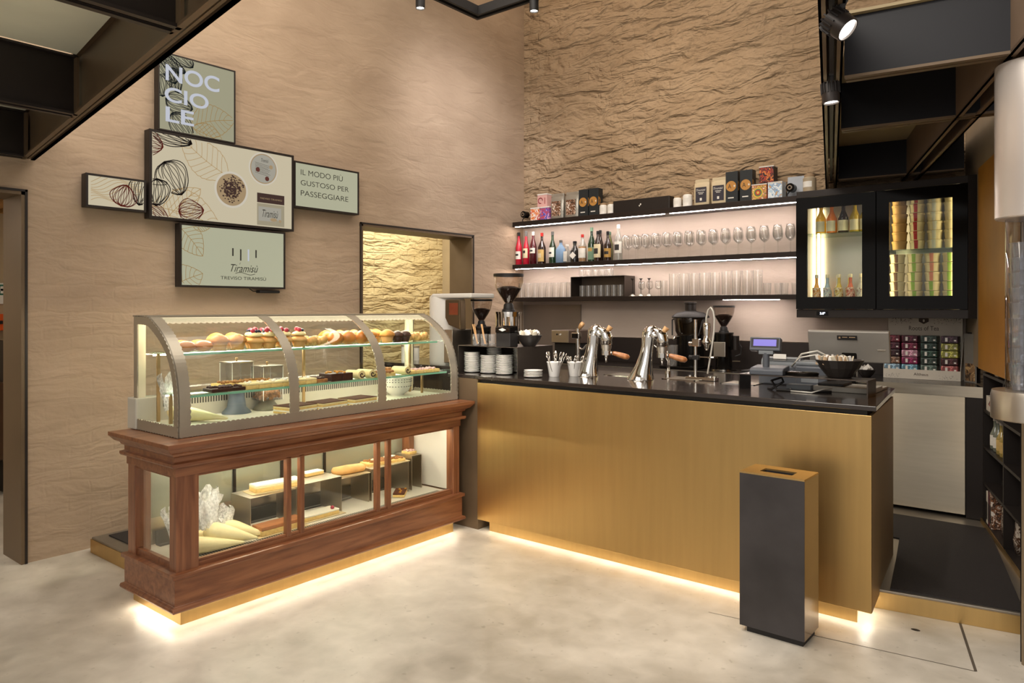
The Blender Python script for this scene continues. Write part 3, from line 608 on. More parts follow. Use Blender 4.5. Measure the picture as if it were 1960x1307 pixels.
P('window_rail', MB().box(1.174, 1.55, -4.872, -4.845, .725, .745), M_WOOD, bevel=.002, **PB)
for a, b in ((-4.242, -4.211), (-4.151, -4.123), (-3.583, -3.552), (-3.491, -3.46)): P('mullion', MB().box(1.572, 1.606, a, b, .285, .735), M_WOODV, bevel=.003, **PB)
P('window_pane', MB().box(1.578, 1.583, -4.767, -2.891, .29, .735), M_GLASS, **PB)
P('window_pane', MB().box(1.174, 1.55, -4.862, -4.857, .29, .735), M_GLASS, **PB)
P('bright_end_filler', MB().box(1.174, 1.55, -2.85, -2.845, .28, .735), M_WHITE, **PB)  # opaque white added in place of end glass, to brighten the interior
P('back_panel', MB().box(1.092, 1.10, -4.80, -2.9, .262, .42), M_STEELH, **PB)
P('back_pane', MB().box(1.094, 1.10, -4.80, -2.9, .42, .735), mat('rear_pane_reflection', 'a4a898', .22, .35, .08, 2), **PB)  # opaque pale tone stands for light and reflections on the rear glass
for y in (-4.27, -3.94, -3.61, -3.06): P('back_mullion', MB().box(1.10, 1.112, y-.008, y+.008, .30, .735), M_BLACK, **PB)
dk = MB().box(1.10, 1.57, -4.84, -2.86, .262, .272); P('lower_deck', dk, mat('deck_white', 'd9d4c6', .35), **PB)
vt = MB(); 
for i in range(120): y = -4.72+i*.0152; vt.box(1.47, 1.53, y, y+.007, .2725, .2735)
P('front_vent', vt, M_MATBLK, **PB)
P('rear_vent', MB().box(1.13, 1.155, -4.75, -2.9, .273, .276).box(1.165, 1.17, -4.75, -2.9, .273, .276).box(1.12, 1.124, -4.75, -2.9, .272, .35), mat('vent_grey', '55534e', .5, .3), **PB)
P('upper_floor', MB().box(1.10, 1.56, -4.80, -2.86, .735, .742), M_WOOD, **PB)
P('light_strip', MB().box(1.535, 1.553, -4.74, -2.91, .730, .7345), LED_L, **PB)
P('light_strip', MB().box(1.115, 1.13, -4.74, -2.91, .722, .733), LED_L, **PB)
P('plinth_light', MB().box(1.617, 1.629, -4.88, -2.85, .0705, .0745).box(1.2, 1.60, -4.895, -4.875, .0705, .0745), LED_W, **PB)
# --- glass top
PR = [(1.55, .92), (1.551, 1.06), (1.547, 1.14), (1.532, 1.22), (1.503, 1.30), (1.455, 1.375), (1.385, 1.442), (1.30, 1.497), (1.215, 1.535), (1.06, 1.541)]
def resample(p, n):
    L = [0]
    for i in range(1, len(p)): L.append(L[-1]+math.dist(p[i], p[i-1]))
    out = []
    for k in range(n+1):
        s = L[-1]*k/n; i = 1
        while i < len(L)-1 and L[i] < s: i += 1
        t = (s-L[i-1])/(L[i]-L[i-1]); out.append((p[i-1][0]+(p[i][0]-p[i-1][0])*t, p[i-1][1]+(p[i][1]-p[i-1][1])*t))
    return out
def smoothp(p):
    q = [p[0]]
    for i in range(len(p)-1):
        a = p[max(0, i-1)]; b = p[i]; c = p[i+1]; d = p[min(len(p)-1, i+2)]
        for t in (.25, .5, .75, 1):
            q.append(tuple(.5*((2*b[j])+(-a[j]+c[j])*t+(2*a[j]-5*b[j]+4*c[j]-d[j])*t*t+(-a[j]+3*b[j]-3*c[j]+d[j])*t**3) for j in (0, 1)))
    return q
PS = smoothp(PR); N_ = 150; PP = resample(PS, N_)
def inset(p, d):
    out = []
    for i in range(len(p)):
        a = p[max(0, i-1)]; b = p[min(len(p)-1, i+1)]; tx, tz = b[0]-a[0], b[1]-a[1]; l = math.hypot(tx, tz); nx, nz = -tz/l, tx/l
        out.append((p[i][0]+nx*d, p[i][1]+nz*d))
    return out
def rib(y0, y1, th=.008):
    m = MB(); vs = []; inn = inset(PP, th)
    for i, ((x, z), (xi, zi)) in enumerate(zip(PP, inn)):
        w = .0065*abs(sin(pi*i/4.7)); vs += [(x, y0-w, z), (x, y1+w, z), (xi, y1+w*.5, zi), (xi, y0-w*.5, zi)]
    fs = [(0, 1, 2, 3), tuple(len(vs)-4+j for j in (3, 2, 1, 0))]
    for i in range(len(PP)-1):
        for j in range(4): fs.append((i*4+j, (i+1)*4+j, (i+1)*4+(j+1) % 4, i*4+(j+1) % 4))
    return m.add(vs, fs)
for a, b in ((-4.838, -4.778), (-4.18, -4.124), (-3.518, -3.458), (-2.838, -2.775)): P('rib', rib(a, b), M_PAINT, **PB)
def endplate(y0, y1):
    m = MB(); inn = inset(PP, .046); vs = []
    for i, ((x, z), (xi, zi)) in enumerate(zip(PP, inn)):
        k = 1+.05*abs(sin(pi*i/4.7)); x2, z2 = x+(xi-x)*k, z+(zi-z)*k; vs += [(x, y0, z), (x, y1, z), (x2, y1, z2), (x2, y0, z2)]
    fs = []
    for i in range(len(PP)-1):
        for j in range(4): fs.append((i*4+j, i*4+(j+1) % 4, (i+1)*4+(j+1) % 4, (i+1)*4+j))
    m.add(vs, fs); m.box(1.055, 1.095, y0+.001, y1-.001, 1.0, 1.533); return m
P('end_frame', endplate(-4.840, -4.832), M_PAINT, **PB); P('end_frame', endplate(-2.782, -2.774), M_PAINT, **PB)
def band(p0, p1, z0, z1, th, axis):
    """flat band with scalloped upper and lower edge"""
    m = MB(); L = p1-p0; n = int(L/.006); vs = []
    for i in range(n+1):
        s = p0+L*i/n; w = .0065*abs(sin(pi*i/4.7)); 
        vs += [(s, z0-w), (s, z1+w)]
    V = []; 
    for (s, z) in vs:
        for d in th: V.append((d, s, z) if axis == 'y' else (s, d, z))
    fs = []
    for i in range(n):
        a = i*4; b = a+4; fs += [(a, a+2, b+2, b), (a+1, b+1, b+3, a+3), (a+2, a+3, b+3, b+2), (a, b, b+1, a+1)]
    return m.add(V, fs)
P('front_band', band(-4.835, -2.777, .926, .974, (1.552, 1.546), 'y'), M_PAINT, **PB)
P('end_band', band(1.10, 1.55, .926, .974, (-4.842, -4.834), 'x'), M_PAINT, **PB); P('end_band', band(1.10, 1.55, .926, .974, (-2.782, -2.774), 'x'), M_PAINT, **PB)
P('top_rail', MB().box(1.045, 1.215, -4.84, -2.775, 1.534, 1.542), M_PAINT, **PB)
mat('cream_lacquer', 'e6dcc0', .35)
tr_ = MB(); vs = []; topn = [q_ for q_ in inset(PP, .0035) if q_[1] > 1.500]; ny = 340
for j in range(ny+1):
    y = -4.79+2.0*j/ny; w = .010*abs(sin(pi*j/6)); sh_ = (topn[0][0]+w*.8, topn[0][1]-w*.55)
    for k, q_ in enumerate((sh_, topn[len(topn)//3], topn[2*len(topn)//3], topn[-1])): vs.append((q_[0], y, q_[1]))
tr_.add(vs, [(j*4+k, j*4+k+1, (j+1)*4+k+1, (j+1)*4+k) for j in range(ny) for k in range(3)]); P('top_rail_edge', tr_, MATS['cream_lacquer'], **PB)
P('rear_post', MB().box(1.05, 1.10, -2.83, -2.79, .96, 1.535), MATS['cream_lacquer'], **PB); P('rear_post', MB().box(1.05, 1.09, -4.83, -4.79, .96, 1.535), MATS['cream_lacquer'], **PB)
P('rear_sill', MB().box(1.0, 1.10, -4.85, -2.80, .92, 1.09), mat('rear_sill_grey', 'c4bfb2', .35), bevel=.006, **PB)
m = MB()
for i in range(110): m.box(1.1005, 1.1015, -4.70+i*.0165, -4.692+i*.0165, 1.03, 1.07)
P('rear_air_vent', m, mat('vent_grey', '55534e', .5, .3), **PB)
P('deck', MB().box(1.10, 1.545, -4.83, -2.785, .92, .955), MATS['deck_white'], **PB)
G2 = inset(PP, .004)
gm = MB(); q = resample(inset(PS, .006), 40); vs = []
for (x, z) in q: vs += [(x, -4.778, z), (x, -2.838, z)]
gm.add(vs, [(2*i, 2*i+1, 2*i+3, 2*i+2) for i in range(40)]); P('curved_pane', gm, M_GLASS, smooth='all', **PB)
for y in (-4.836, -2.778):
    pts = resample(inset(PS, .01), 30)+[(1.07, .95)]; P('end_pane', MB().add([(x, y, z) for x, z in pts], [tuple(range(len(pts)))]), M_GLASS, **PB)
P('rear_pane', MB().box(1.062, 1.066, -4.80, -2.82, 1.09, 1.535), M_GLASS, **PB)
SH = glassm('shelf_glass', 'e6f4ec', .08, .6)
for x0, x1, z in ((1.10, 1.41, 1.33), (1.24, 1.505, 1.115)):
    s = P('glass_shelf', MB().box(x0, x1-.002, -4.77, -2.84, z, z+.010), SH, **PB)
    P('shelf_edge', MB().box(x1-.002, x1, -4.77, -2.84, z-.001, z+.011), M_GEDGE, s, world=True)
for x, y, z in ((1.14, -4.745, 1.33), (1.38, -4.745, 1.33), (1.27, -4.74, 1.115), (1.14, -2.86, 1.33), (1.27, -2.86, 1.115), (1.14, -3.8, 1.33)): P('shelf_support', MB().box(x-.006, x+.006, y-.008, y+.008, .955, z), M_BRASSD, **PB)
for a_ in ((1.19, 1.205, -4.76, -2.86, 1.522, 1.531), (1.108, 1.118, -4.76, -2.86, 1.318, 1.326), (1.252, 1.260, -4.76, -2.86, 1.104, 1.111)): P('case_light_and_fill', MB().box(*a_), LED_C if a_[0] == 1.19 else LED_L if a_[0] == 1.108 else LED_D, **PB)  # top strip is the case lamp, both under-shelf strips are added fill

# ------------------------------------------------------------------ pastries
G_MUF = mat('muffin_crust', 'c8873c', .6, 0, .28, 22, .5, 60, bd=.003, sss=.0)
G_BRI = mat('brioche_crust', 'c47a35', .42, 0, .3, 14, .2, 30, coat=.2)
G_PALE = mat('pale_dough', 'd9a765', .6, 0, .18, 16, .3, 40)
G_CHOC = mat('chocolate_crust', '3a1d14', .45, 0, .3, 30, .5, 60, bd=.003)
G_CREAM = mat('custard_cream', 'ecd9a0', .45, 0, .05, 10)
G_WCR = mat('white_icing', 'f0ead8', .45, 0, .03, 10, .1, 30)
G_BERRY = mat('raspberry', 'b3344a', .4, 0, .15, 60, .6, 160, bd=.002); G_BLUE = mat('blueberry', '232844', .4)
G_COCOA = mat('cocoa_powder', '5a2c1a', .9, 0, .2, 40); G_NUT = mat('chopped_nuts', 'a56f3c', .6, 0, .35, 60, .7, 90, bd=.004)
G_SPONGE = mat('sponge_cake', 'e3c078', .8, 0, .12, 60, .5, 120); G_PINK = mat('pink_meringue', 'd9b4ae', .6, 0, .15, 60, .6, 60, bd=.004)
M_BOARD = mat('cake_board_card', 'c9b68f', .5)
def muffin_part(parent, crust, h=.085, r=.047):
    b = MB().lathe([(r*.68, 0), (r*.72, .004), (r*.93, h*.5), (r*.9, h*.52)], 22, jit=.02); P('muffin_base', b, G_PALE if crust is G_MUF else crust, parent, smooth='all')
    c = MB().lathe([(r*.9, h*.5), (r*1.1, h*.55), (r*1.14, h*.66), (r*.98, h*.84), (r*.6, h*1.0), (r*.25, h*1.08), (.001, h*1.1)], 22, jit=.03); P('muffin_crown', c, crust, parent, smooth='all')
def place(proto, used, loc, rz, label, group=None, scale=None):
    if not used: 
        proto.location = loc; proto.rotation_euler = (0, 0, rz); proto['label'] = label
        if group: proto['group'] = group
        if scale: proto.scale = (scale,)*3
        return proto
    return dup(proto, loc, rz, label, group, scale)
def run(proto, spots, label, group, n=None, scale=None, base=(0, 'left', 'right')):
    n = n or len(spots)
    for i, (x, y, z) in enumerate(spots):
        place(proto, i, (x, y, z), random.uniform(0, 6.28), label % ordl(i, n, 'left', 'right'), group, None if not scale else scale*random.uniform(.95, 1.05))
Z1 = 1.3405; Z2 = 1.1255
br = T('brioche_bun', '-', 'pastry', group='split brioche buns on the top glass shelf')
b = MB(); 
n = 22
b.ball(0, 0, .032, .056, .046, .032, n); b.v = [(x, y*(1-.0), z-(.008*math.exp(-(y/.008)**2) if z > .034 else 0)) for x, y, z in b.v]
P('bun_body', b, G_BRI, br, smooth='all'); P('cream_filling', MB().ball(0, 0, .040, .045, .012, .018, 12), G_PALE, br, smooth='all')
run(br, [(1.30, -4.675, Z1), (1.30, -4.575, Z1)], 'oval split bun, %s of the pair at the front left of the top glass shelf', 'split brioche buns on the top glass shelf')
for i, y in enumerate((-4.64, -4.54)): dup(br, (1.19, y, Z1), 1.5, 'oval split bun behind the front pair, %s, top glass shelf' % ('left one' if i == 0 else 'right one'), 'split brioche buns on the top glass shelf')
mf = T('muffin', '-', 'muffin'); muffin_part(mf, G_MUF)
run(mf, [(1.30, -4.475, Z1), (1.30, -4.365, Z1)], 'golden plain muffin at the left of the top shelf, front row, %s of two', 'plain golden muffins')
for i, y in enumerate((-4.43, -4.33)): dup(mf, (1.185, y, Z1+.0), 1, 'golden plain muffin at the left of the top shelf, back row, %s of two' % ('leftmost', 'rightmost')[i], 'plain golden muffins', 1.05)
for i, (x, y) in enumerate(((1.30, -3.225), (1.22, -3.31), (1.16, -3.21))): dup(mf, (x, y, Z1), 2, 'golden muffin near the right end of the top shelf, %s' % ('standing in front', 'behind to the left', 'behind the front one')[i], 'plain golden muffins')
bm = T('berry_muffin', '-', 'muffin'); muffin_part(bm, G_PALE, .07, .045)
cr = P('cream_swirl', MB().lathe([(.04, .073), (.044, .08), (.036, .092), (.015, .1), (.001, .1)], 18, jit=.05), G_CREAM, bm, smooth='all')
P('raspberry', MB().ball(.012, .012, .112, .015), G_BERRY, bm, smooth='all'); P('raspberry', MB().ball(-.02, .0, .108, .014), G_BERRY, bm, smooth='all')
P('blueberry', MB().ball(.008, -.02, .106, .009).ball(-.012, -.02, .105, .009).ball(.03, -.006, .1, .009), G_BLUE, bm, smooth='all')
run(bm, [(1.31, -4.255, Z1), (1.31, -4.165, Z1), (1.31, -4.06, Z1), (1.31, -3.955, Z1)], 'muffin with cream and berries, %s of the front berry row', 'berry muffins on the top shelf')
for i, y in enumerate((-4.21, -4.12, -4.01)): dup(bm, (1.20, y, Z1), i, 'muffin with cream and berries, %s of the back berry row' % ordl(i, 3, 'left', 'right'), 'berry muffins on the top shelf')
cs = T('sugared_puff', '-', 'pastry')
b = MB()
for i in range(7): a = i*.9; b.ball(.018*cos(a)*(i > 0), .026*sin(a)*(i > 0), .03+.006*(i % 3), .024, .024, .026, 10)
P('puff_body', b, G_PALE, cs, smooth='all'); P('sugar_nibs', MB().ball(0, 0, .058, .012, .012, .004, 8).ball(.02, .01, .056, .008, .008, .004, 8).ball(-.016, -.012, .057, .008, .008, .004, 8), G_WCR, cs, smooth='all')
run(cs, [(1.30, -3.865, Z1), (1.30, -3.79, Z1)], 'small lumpy golden puff between berry muffins and round buns, %s of two', 'small puffs on the top shelf')
for i, y in enumerate((-2.99, -2.93, -2.87)): dup(cs, (1.28, y, Z1), i, 'sugared puff at the right of the top shelf, %s of three' % ordl(i, 3, 'left', 'right'), 'small puffs on the top shelf')
rb = T('round_bun', '-', 'pastry'); P('bun_body', MB().ball(0, 0, .046, .056, .054, .046, 20), G_BRI, rb, smooth='all'); P('glaze_spot', MB().ball(.0, 0, .088, .02, .02, .006, 10), G_PALE, rb, smooth='all')
run(rb, [(1.31, -3.68, Z1), (1.31, -3.575, Z1), (1.31, -3.455, Z1)], 'round glossy bun in the middle bay, front row, %s', 'round glossy buns')
for i, y in enumerate((-3.66, -3.55, -3.43)): dup(rb, (1.19, y, Z1), i, 'round glossy bun in the middle bay, back row, %s' % ordl(i, 3, 'left', 'right'), 'round glossy buns')
cm = T('chocolate_muffin', '-', 'muffin'); muffin_part(cm, G_CHOC, .075, .042)
run(cm, [(1.30, -3.13, Z1), (1.30, -3.06, Z1)], 'dark chocolate muffin at the right of the top shelf, %s of two', 'chocolate muffins')
# slices on the second shelf
def slab(name, label, loc, w, d, layers, top=None, group=None, cat='cake slice', rz=0):
    """layers: (part name, height, material); w along y, d along x"""
    t = T(name, label, cat, loc, rz, group); z = 0
    for nm, h, m in layers:
        b = MB().box(-d/2, d/2, -w/2, w/2, z, z+h); P(nm, b, m, t, bevel=min(.004, h*.3)); z += h
    if top:
        nm, m, k, r = top; b = MB()
        for i in range(k): b.ball(random.uniform(-d*.4, d*.4), random.uniform(-w*.42, w*.42), z+r*.3, r*random.uniform(.7, 1.2), r, r*.8, 8)
        P(nm, b, m, t, smooth='all')
    return t
tt = slab('chocolate_tart', 'dark chocolate crumble tart at the left end of the lower glass shelf', (1.43, -4.52, Z2), .20, .10, [('tart_base', .02, G_CHOC)], ('crumble', G_CHOC, 40, .011), cat='tart')
for i in range(6):
    g_ = 'pale nut-topped slices on the lower glass shelf'
    if i == 0: ps = slab('nut_slice', '-', (0, 0, 0), .078, .09, [('sponge', .022, G_SPONGE), ('icing', .012, G_CREAM)], ('almond_flakes', G_WCR, 8, .008), g_)
    lab = 'pale cream slice with flaked almonds beside the chocolate tart, %s of six' % ordl(i, 6, 'left', 'right')
    place(ps, i, (1.44-.0*i, -4.38+.0785*i, Z2), 0, lab, g_)
bk = slab('nut_crumble_row', 'long row of golden nut crumble behind the pale cream slices', (1.31, -4.33, Z2), .36, .09, [('crumble_base', .03, G_SPONGE)], ('nut_topping', G_NUT, 50, .012), cat='tart')
nt_ = None
for i, (y, w) in enumerate(((-3.985, .08), (-3.90, .08))):
    t = slab('nut_tart', 'small tart heaped with chocolate nuts, %s of the two beside the brownies' % ('leftmost', 'rightmost')[i], (1.43, y, Z2), w, .09, [('tart_base', .022, G_NUT)], ('nut_topping', G_CHOC, 14, .011), 'nut tarts left of the brownies', 'tart')
for i, y in enumerate((-3.80, -3.715)): slab('brownie', 'dark brownie with yellow fruit on the lower glass shelf, %s of two' % ('left', 'right')[i], (1.42, y, Z2), .082, .13, [('brownie_body', .048, G_CHOC)], ('fruit_piece', mat('candied_fruit', 'c78a2c', .35), 5, .010), 'brownies', 'brownie')
rl = T('cream_roll', '-', 'cream roll'); b = MB().lathe([(.034, -.06), (.035, 0), (.034, .06)], 22, jit=.02); b.xf(Matrix.Rotation(pi/2, 4, 'Y') @ Matrix.Rotation(0, 4, 'Z')); b.v = [(x, y, z*.8+.028) for x, y, z in b.v]
P('roll_body', b, G_CREAM, rl, smooth=True)
b = MB(); sp_ = [(.061, (.004+.0032*i)*.9*cos(i*.75), .028+(.004+.0032*i)*.7*sin(i*.75)) for i in range(9)]; b.tube(sp_, .004, 6); P('filling_spiral', b, G_CHOC, rl, smooth='all')
run(rl, [(1.43, -3.615, Z2), (1.43, -3.525, Z2), (1.43, -3.215, Z2)], 'yellow sponge roll with dark spiral on the lower shelf, %s of three', 'sponge rolls'); 
for o in [o for o in C.objects if o.name.startswith('cream_roll')]: o.rotation_euler = (0, 0, .15)
for i, y in enumerate((-3.435, -3.345)): slab('walnut_tart', 'tart topped with large walnuts right of the sponge rolls, %s of two' % ('left', 'right')[i], (1.43, y, Z2), .085, .09, [('tart_base', .024, G_SPONGE)], ('nut_topping', G_NUT, 9, .015), 'walnut tarts', 'tart')
slab('walnut_tart', 'golden walnut tart beside the rightmost sponge roll', (1.33, -3.25, Z2), .085, .09, [('tart_base', .03, G_SPONGE)], ('nut_topping', G_NUT, 9, .016), 'walnut tarts', 'tart')
for i in range(4): slab('pink_slice', 'pink crumbed slice at the right of the lower shelf, %s of four' % ordl(i, 4, 'left', 'right'), (1.42, -3.145+i*.076, Z2), .074, .11, [('biscuit_base', .022, G_SPONGE)], ('meringue_crumbs', G_PINK, 14, .010), 'pink topped slices')
# deck: three tiramisu slabs, bowl, stands, piping bag
for i, (y, w) in enumerate(((-4.05, .21), (-3.82, .21), (-3.575, .21))):
    t = slab('tiramisu_slab', 'cocoa-dusted tiramisu slab on the case deck, %s of three' % ordl(i, 3, 'left', 'right'), (1.41, y, .956), w, .15,
             [('biscuit_layer', .012, G_SPONGE), ('cream_layer', .010, G_WCR), ('biscuit_layer', .010, G_SPONGE), ('cream_layer', .010, G_CREAM), ('cocoa_top', .004, G_COCOA)], None, 'tiramisu slabs on the deck', 'cake', rz=.12)
bw = T('mixing_bowl', 'large white bowl with grey dotted rings at the right end of the case deck', 'bowl', (1.22, -3.06, .956))
P('bowl_body', MB().lathe([(.05, 0), (.052, .006), (.085, .03), (.1, .07), (.104, .13), (.106, .134), (.1, .13), (.095, .07), (.05, .012)], 32, cap=False), M_CHINA, bw, smooth='all')
b = MB()
for k, z in enumerate((.062, .095, .112)):
    for i in range(30): a = 2*pi*i/30; r = (.1, .1035, .104)[k]; b.box(r*cos(a)-.003, r*cos(a)+.003, r*sin(a)-.003, r*sin(a)+.003, z, z+.006)
P('dot_pattern', b, mat('grey_print', '8a8784', .5), bw)
for i, (y, h, bh, mm, lab) in enumerate(((-4.29, .125, .175, mat('slate_blue_ceramic', '5b6470', .4), 'slate blue pedestal with tall clear box and steel lid, left of the two'), (-4.085, .06, .205, mat('olive_grey_ceramic', '6f6a5b', .4), 'olive grey flared pedestal with nut-filled clear box, right of the two'))):
    st = T('cake_pedestal', lab, 'pedestal', (1.165, y, .956), 0, 'pedestals on the case deck')
    P('pedestal_foot', MB().lathe([(.085, 0), (.083, .006), (.055, .035), (.045, h*.8), (.048, h)], 28), mm, st, smooth=True)
    bx_ = T('clear_treat_box', ('tall clear acrylic box with steel lid on the slate blue pedestal', 'clear acrylic box of chopped nuts on the olive grey pedestal')[i], 'container', (1.165, y, .956+h), 0, 'clear boxes on pedestals')
    m = MB(); s = .068; t_ = .003
    m.box(-s, s, -s, s, 0, t_).box(-s, -s+t_, -s, s, t_, bh).box(s-t_, s, -s, s, t_, bh).box(-s+t_, s-t_, -s, -s+t_, t_, bh).box(-s+t_, s-t_, s-t_, s, t_, bh)
    P('box_walls', m, M_ACRYL, bx_)
    e_ = MB()
    for sx in (-s, s):
        for sy in (-s, s): e_.box(sx-.0015, sx+.0015, sy-.0015, sy+.0015, 0, bh)
    P('box_edges', e_, mat('acrylic_edge', 'e8e6df', .2), bx_)
    P('lid', MB().box(-s-.004, s+.004, -s-.004, s+.004, bh, bh+.008), M_STEELH, bx_, .002); P('lid_knob', MB().lathe([(.004, 0), (.004, .01), (.009, .014), (.006, .022), (.001, .023)], 14, (0, 0, bh+.008)), M_BRASSD, bx_, smooth='all')
    if i:
        nb = MB()
        for k in range(160): nb.ball(random.uniform(-s+.01, s-.01), random.uniform(-s+.01, s-.01), random.uniform(.008, .06), .009, n=8)
        ONE('chopped_nuts', nb, G_NUT, 'pile of chopped nuts inside the right clear box on its pedestal', 'nuts', (1.165, y, .956+h), smooth='all')['kind'] = 'stuff'
def piping_bag(label, a, b_, r, seed, film=None):
    random.seed(seed); A = Vector(a); B = Vector(b_); d = B-A; L = d.length; t = T('piping_bag', label, 'piping bag', a, 0, 'filled piping bags in the case')
    q = d.to_track_quat('X', 'Z').to_matrix().to_4x4(); m = MB()
    m.lathe([(r*.35, -.02), (r*.85, 0), (r, L*.12), (r*.92, L*.3), (r*.66, L*.55), (r*.36, L*.8), (.007, L*.98), (.004, L)], 22, jit=.04)
    m.xf(q @ Matrix.Rotation(pi/2, 4, 'Y')); m.v = [(x, y, z) for x, y, z in m.v]; P('cream_body', m, mat('piped_custard', 'fbeab4', .4, 0, .05, 12, .3, 25, coat=.2, bd=.006), t, smooth='all')
    tip = film or tuple(Vector((-.03, -.02, .10))); f = MB(); secs = 7; n = 22; vs = []
    for i in range(secs):
        k = i/(secs-1); c = Vector((0, 0, r*.3)).lerp(Vector(tip), k); rr = r*(.75+.5*k)
        for j in range(n): an = 2*pi*j/n; w = rr*(1+.22*sin(j*1.7+i*.7+seed)+.12*sin(j*3.1-i*1.3)+random.uniform(-.05, .05)); vs.append((c.x+w*cos(an)*.8, c.y+w*sin(an), c.z+random.uniform(-.012, .012)+.03*k*sin(3*an)))
    f.add(vs, [(i*n+j, i*n+(j+1) % n, (i+1)*n+(j+1) % n, (i+1)*n+j) for i in range(secs-1) for j in range(n)]); P('plastic_film', f, M_FILM, t, smooth='all')
    return t
piping_bag('custard piping bag lying nearest the lower window, at the left end', (1.44, -4.72, .325), (1.50, -4.44, .288), .045, 1, (-.04, -.02, .10))
piping_bag('custard piping bag in the middle of the lower heap, its film standing tallest', (1.40, -4.60, .365), (1.50, -4.36, .292), .055, 2, (-.06, .03, .20))
piping_bag('short custard piping bag at the right of the lower heap', (1.33, -4.46, .34), (1.46, -4.29, .290), .05, 3, (-.03, .0, .09))
piping_bag('custard piping bag at the back of the lower heap', (1.26, -4.70, .33), (1.33, -4.45, .292), .05, 5, (-.0, -.02, .15))
piping_bag('custard piping bag on the upper deck at the left end, under clear film', (1.18, -4.69, 1.005), (1.43, -4.50, .972), .044, 4, (.0, -.01, .19))
random.seed(11)
# lower case: risers, boards, cakes
def riser(label, y0, y1, x0, x1, z, sides=(1, 1)):
    t = T('steel_riser', label, 'riser', ((x0+x1)/2, (y0+y1)/2, .2745), 0, 'bent steel risers in the lower case')
    P('riser_top', MB().box(x0, x1, y0, y1, z-.003, z), M_STEELH, t, world=True)
    if sides[0]: P('riser_leg', MB().box(x0, x1, y0, y0+.003, .2745, z-.003), M_STEELH, t, world=True)
    if sides[1]: P('riser_leg', MB().box(x0, x1, y1-.003, y1, .2745, z-.003), M_STEELH, t, world=True)
    return t
riser('bent steel riser at the left of the lower case, under an iced slab', -4.33, -4.02, 1.17, 1.38, .485)
riser('bent steel riser in the middle of the lower case', -3.99, -3.68, 1.16, 1.38, .50)
riser('bent steel riser right of centre carrying the nut cake', -3.40, -3.06, 1.15, 1.34, .49)
riser('bent steel riser at the right end of the lower case', -3.02, -2.92, 1.15, 1.33, .52)
riser('low steel riser under the strudel', -3.66, -3.42, 1.15, 1.34, .47)
def board(label, x, y, z, w, d, rz=0): return ONE('cake_board', MB().cb(0, 0, 0, d, w, .003), M_BOARD, label, 'cake board', (x, y, z), rz, group='card boards under the lower cakes')
board('card board under the iced slab on the left riser', 1.285, -4.10, .486, .36, .13, -.12)
slab('iced_slab_cake', 'long white-iced slab cake on the left steel riser', (1.285, -4.10, .4895), .30, .095, [('sponge', .022, G_SPONGE), ('custard_layer', .010, G_CREAM), ('icing', .012, G_WCR)], None, 'white iced slabs', 'cake', -.12)
board('card board under the brown-topped slab by the front window', 1.42, -4.17, .2745, .34, .13, .0)
slab('brown_topped_cake', 'custard slab cake with a brown grained top by the front window', (1.42, -4.17, .278), .29, .10, [('custard_base', .03, G_SPONGE), ('brown_top', .022, mat('caramel_top', 'b4764a', .5, 0, .15, 6, stretch=(12, 1, 1)))], None, None, 'cake')
board('card board under the iced slab with a raspberry', 1.37, -3.86, .2745, .34, .13, .0)
ic = slab('iced_slab_cake', 'white-iced slab cake with one raspberry on the case floor', (1.37, -3.87, .278), .28, .10, [('sponge', .022, G_SPONGE), ('icing', .012, G_WCR)], None, 'white iced slabs', 'cake', 0)
P('raspberry', MB().ball(.03, .10, .043, .012), G_BERRY, ic, smooth='all')
board('card board under the strudel', 1.26, -3.53, .4705, .26, .13, -.2)
sd = T('strudel', 'pale golden strudel on a board right of the middle riser', 'strudel', (1.26, -3.53, .474), -.15)
b = MB(); b.loft([(0, 0, -.12, .02, .012), (0, 0, -.10, .045, .026), (0, 0, 0, .05, .03), (0, 0, .10, .045, .027), (0, 0, .12, .02, .012)], 20); b.xf(Matrix.Translation((0, 0, .028)) @ Matrix.Rotation(pi/2, 4, 'X') @ Matrix.Rotation(0, 4, 'Z')); P('pastry_roll', b, G_PALE, sd, smooth='all')
P('open_end', MB().ball(0, .112, .03, .03, .012, .018, 10), G_BRI, sd, smooth='all')
board('pale board under the nut cake on the right riser', 1.25, -3.22, .491, .36, .15, -.12)
slab('nut_cake', 'long cake heaped with sugared nuts on the right steel riser', (1.25, -3.22, .4945), .31, .11, [('cake_base', .02, G_SPONGE)], ('nut_topping', G_NUT, 60, .012), None, 'cake', -.12)
P('icing_sugar', MB().ball(-.01, .06, .035, .03, .05, .006, 10).ball(.01, -.07, .035, .02, .04, .006, 10), G_WCR, [o for o in C.objects if o.name == 'nut_cake'][0], smooth='all')
slab('fruit_slice', 'brown slice with yellow fruit on the case floor behind the right window', (1.36, -3.16, .2745), .16, .08, [('slice_base', .018, G_SPONGE), ('glaze', .010, G_COCOA)], ('fruit_piece', MATS['candied_fruit'], 4, .009), None, 'cake slice', .7)
slab('praline_slice', 'pinkish praline slice on the far right riser', (1.25, -2.97, .521), .07, .09, [('slice_base', .02, G_SPONGE)], ('praline', G_PINK, 16, .010), None)
slab('iced_slab_cake', 'small iced cake standing at the back of the lower case, middle', (1.20, -3.78, .501), .14, .07, [('sponge', .018, G_SPONGE), ('icing', .006, G_WCR)], None, 'white iced slabs', 'cake', 0)
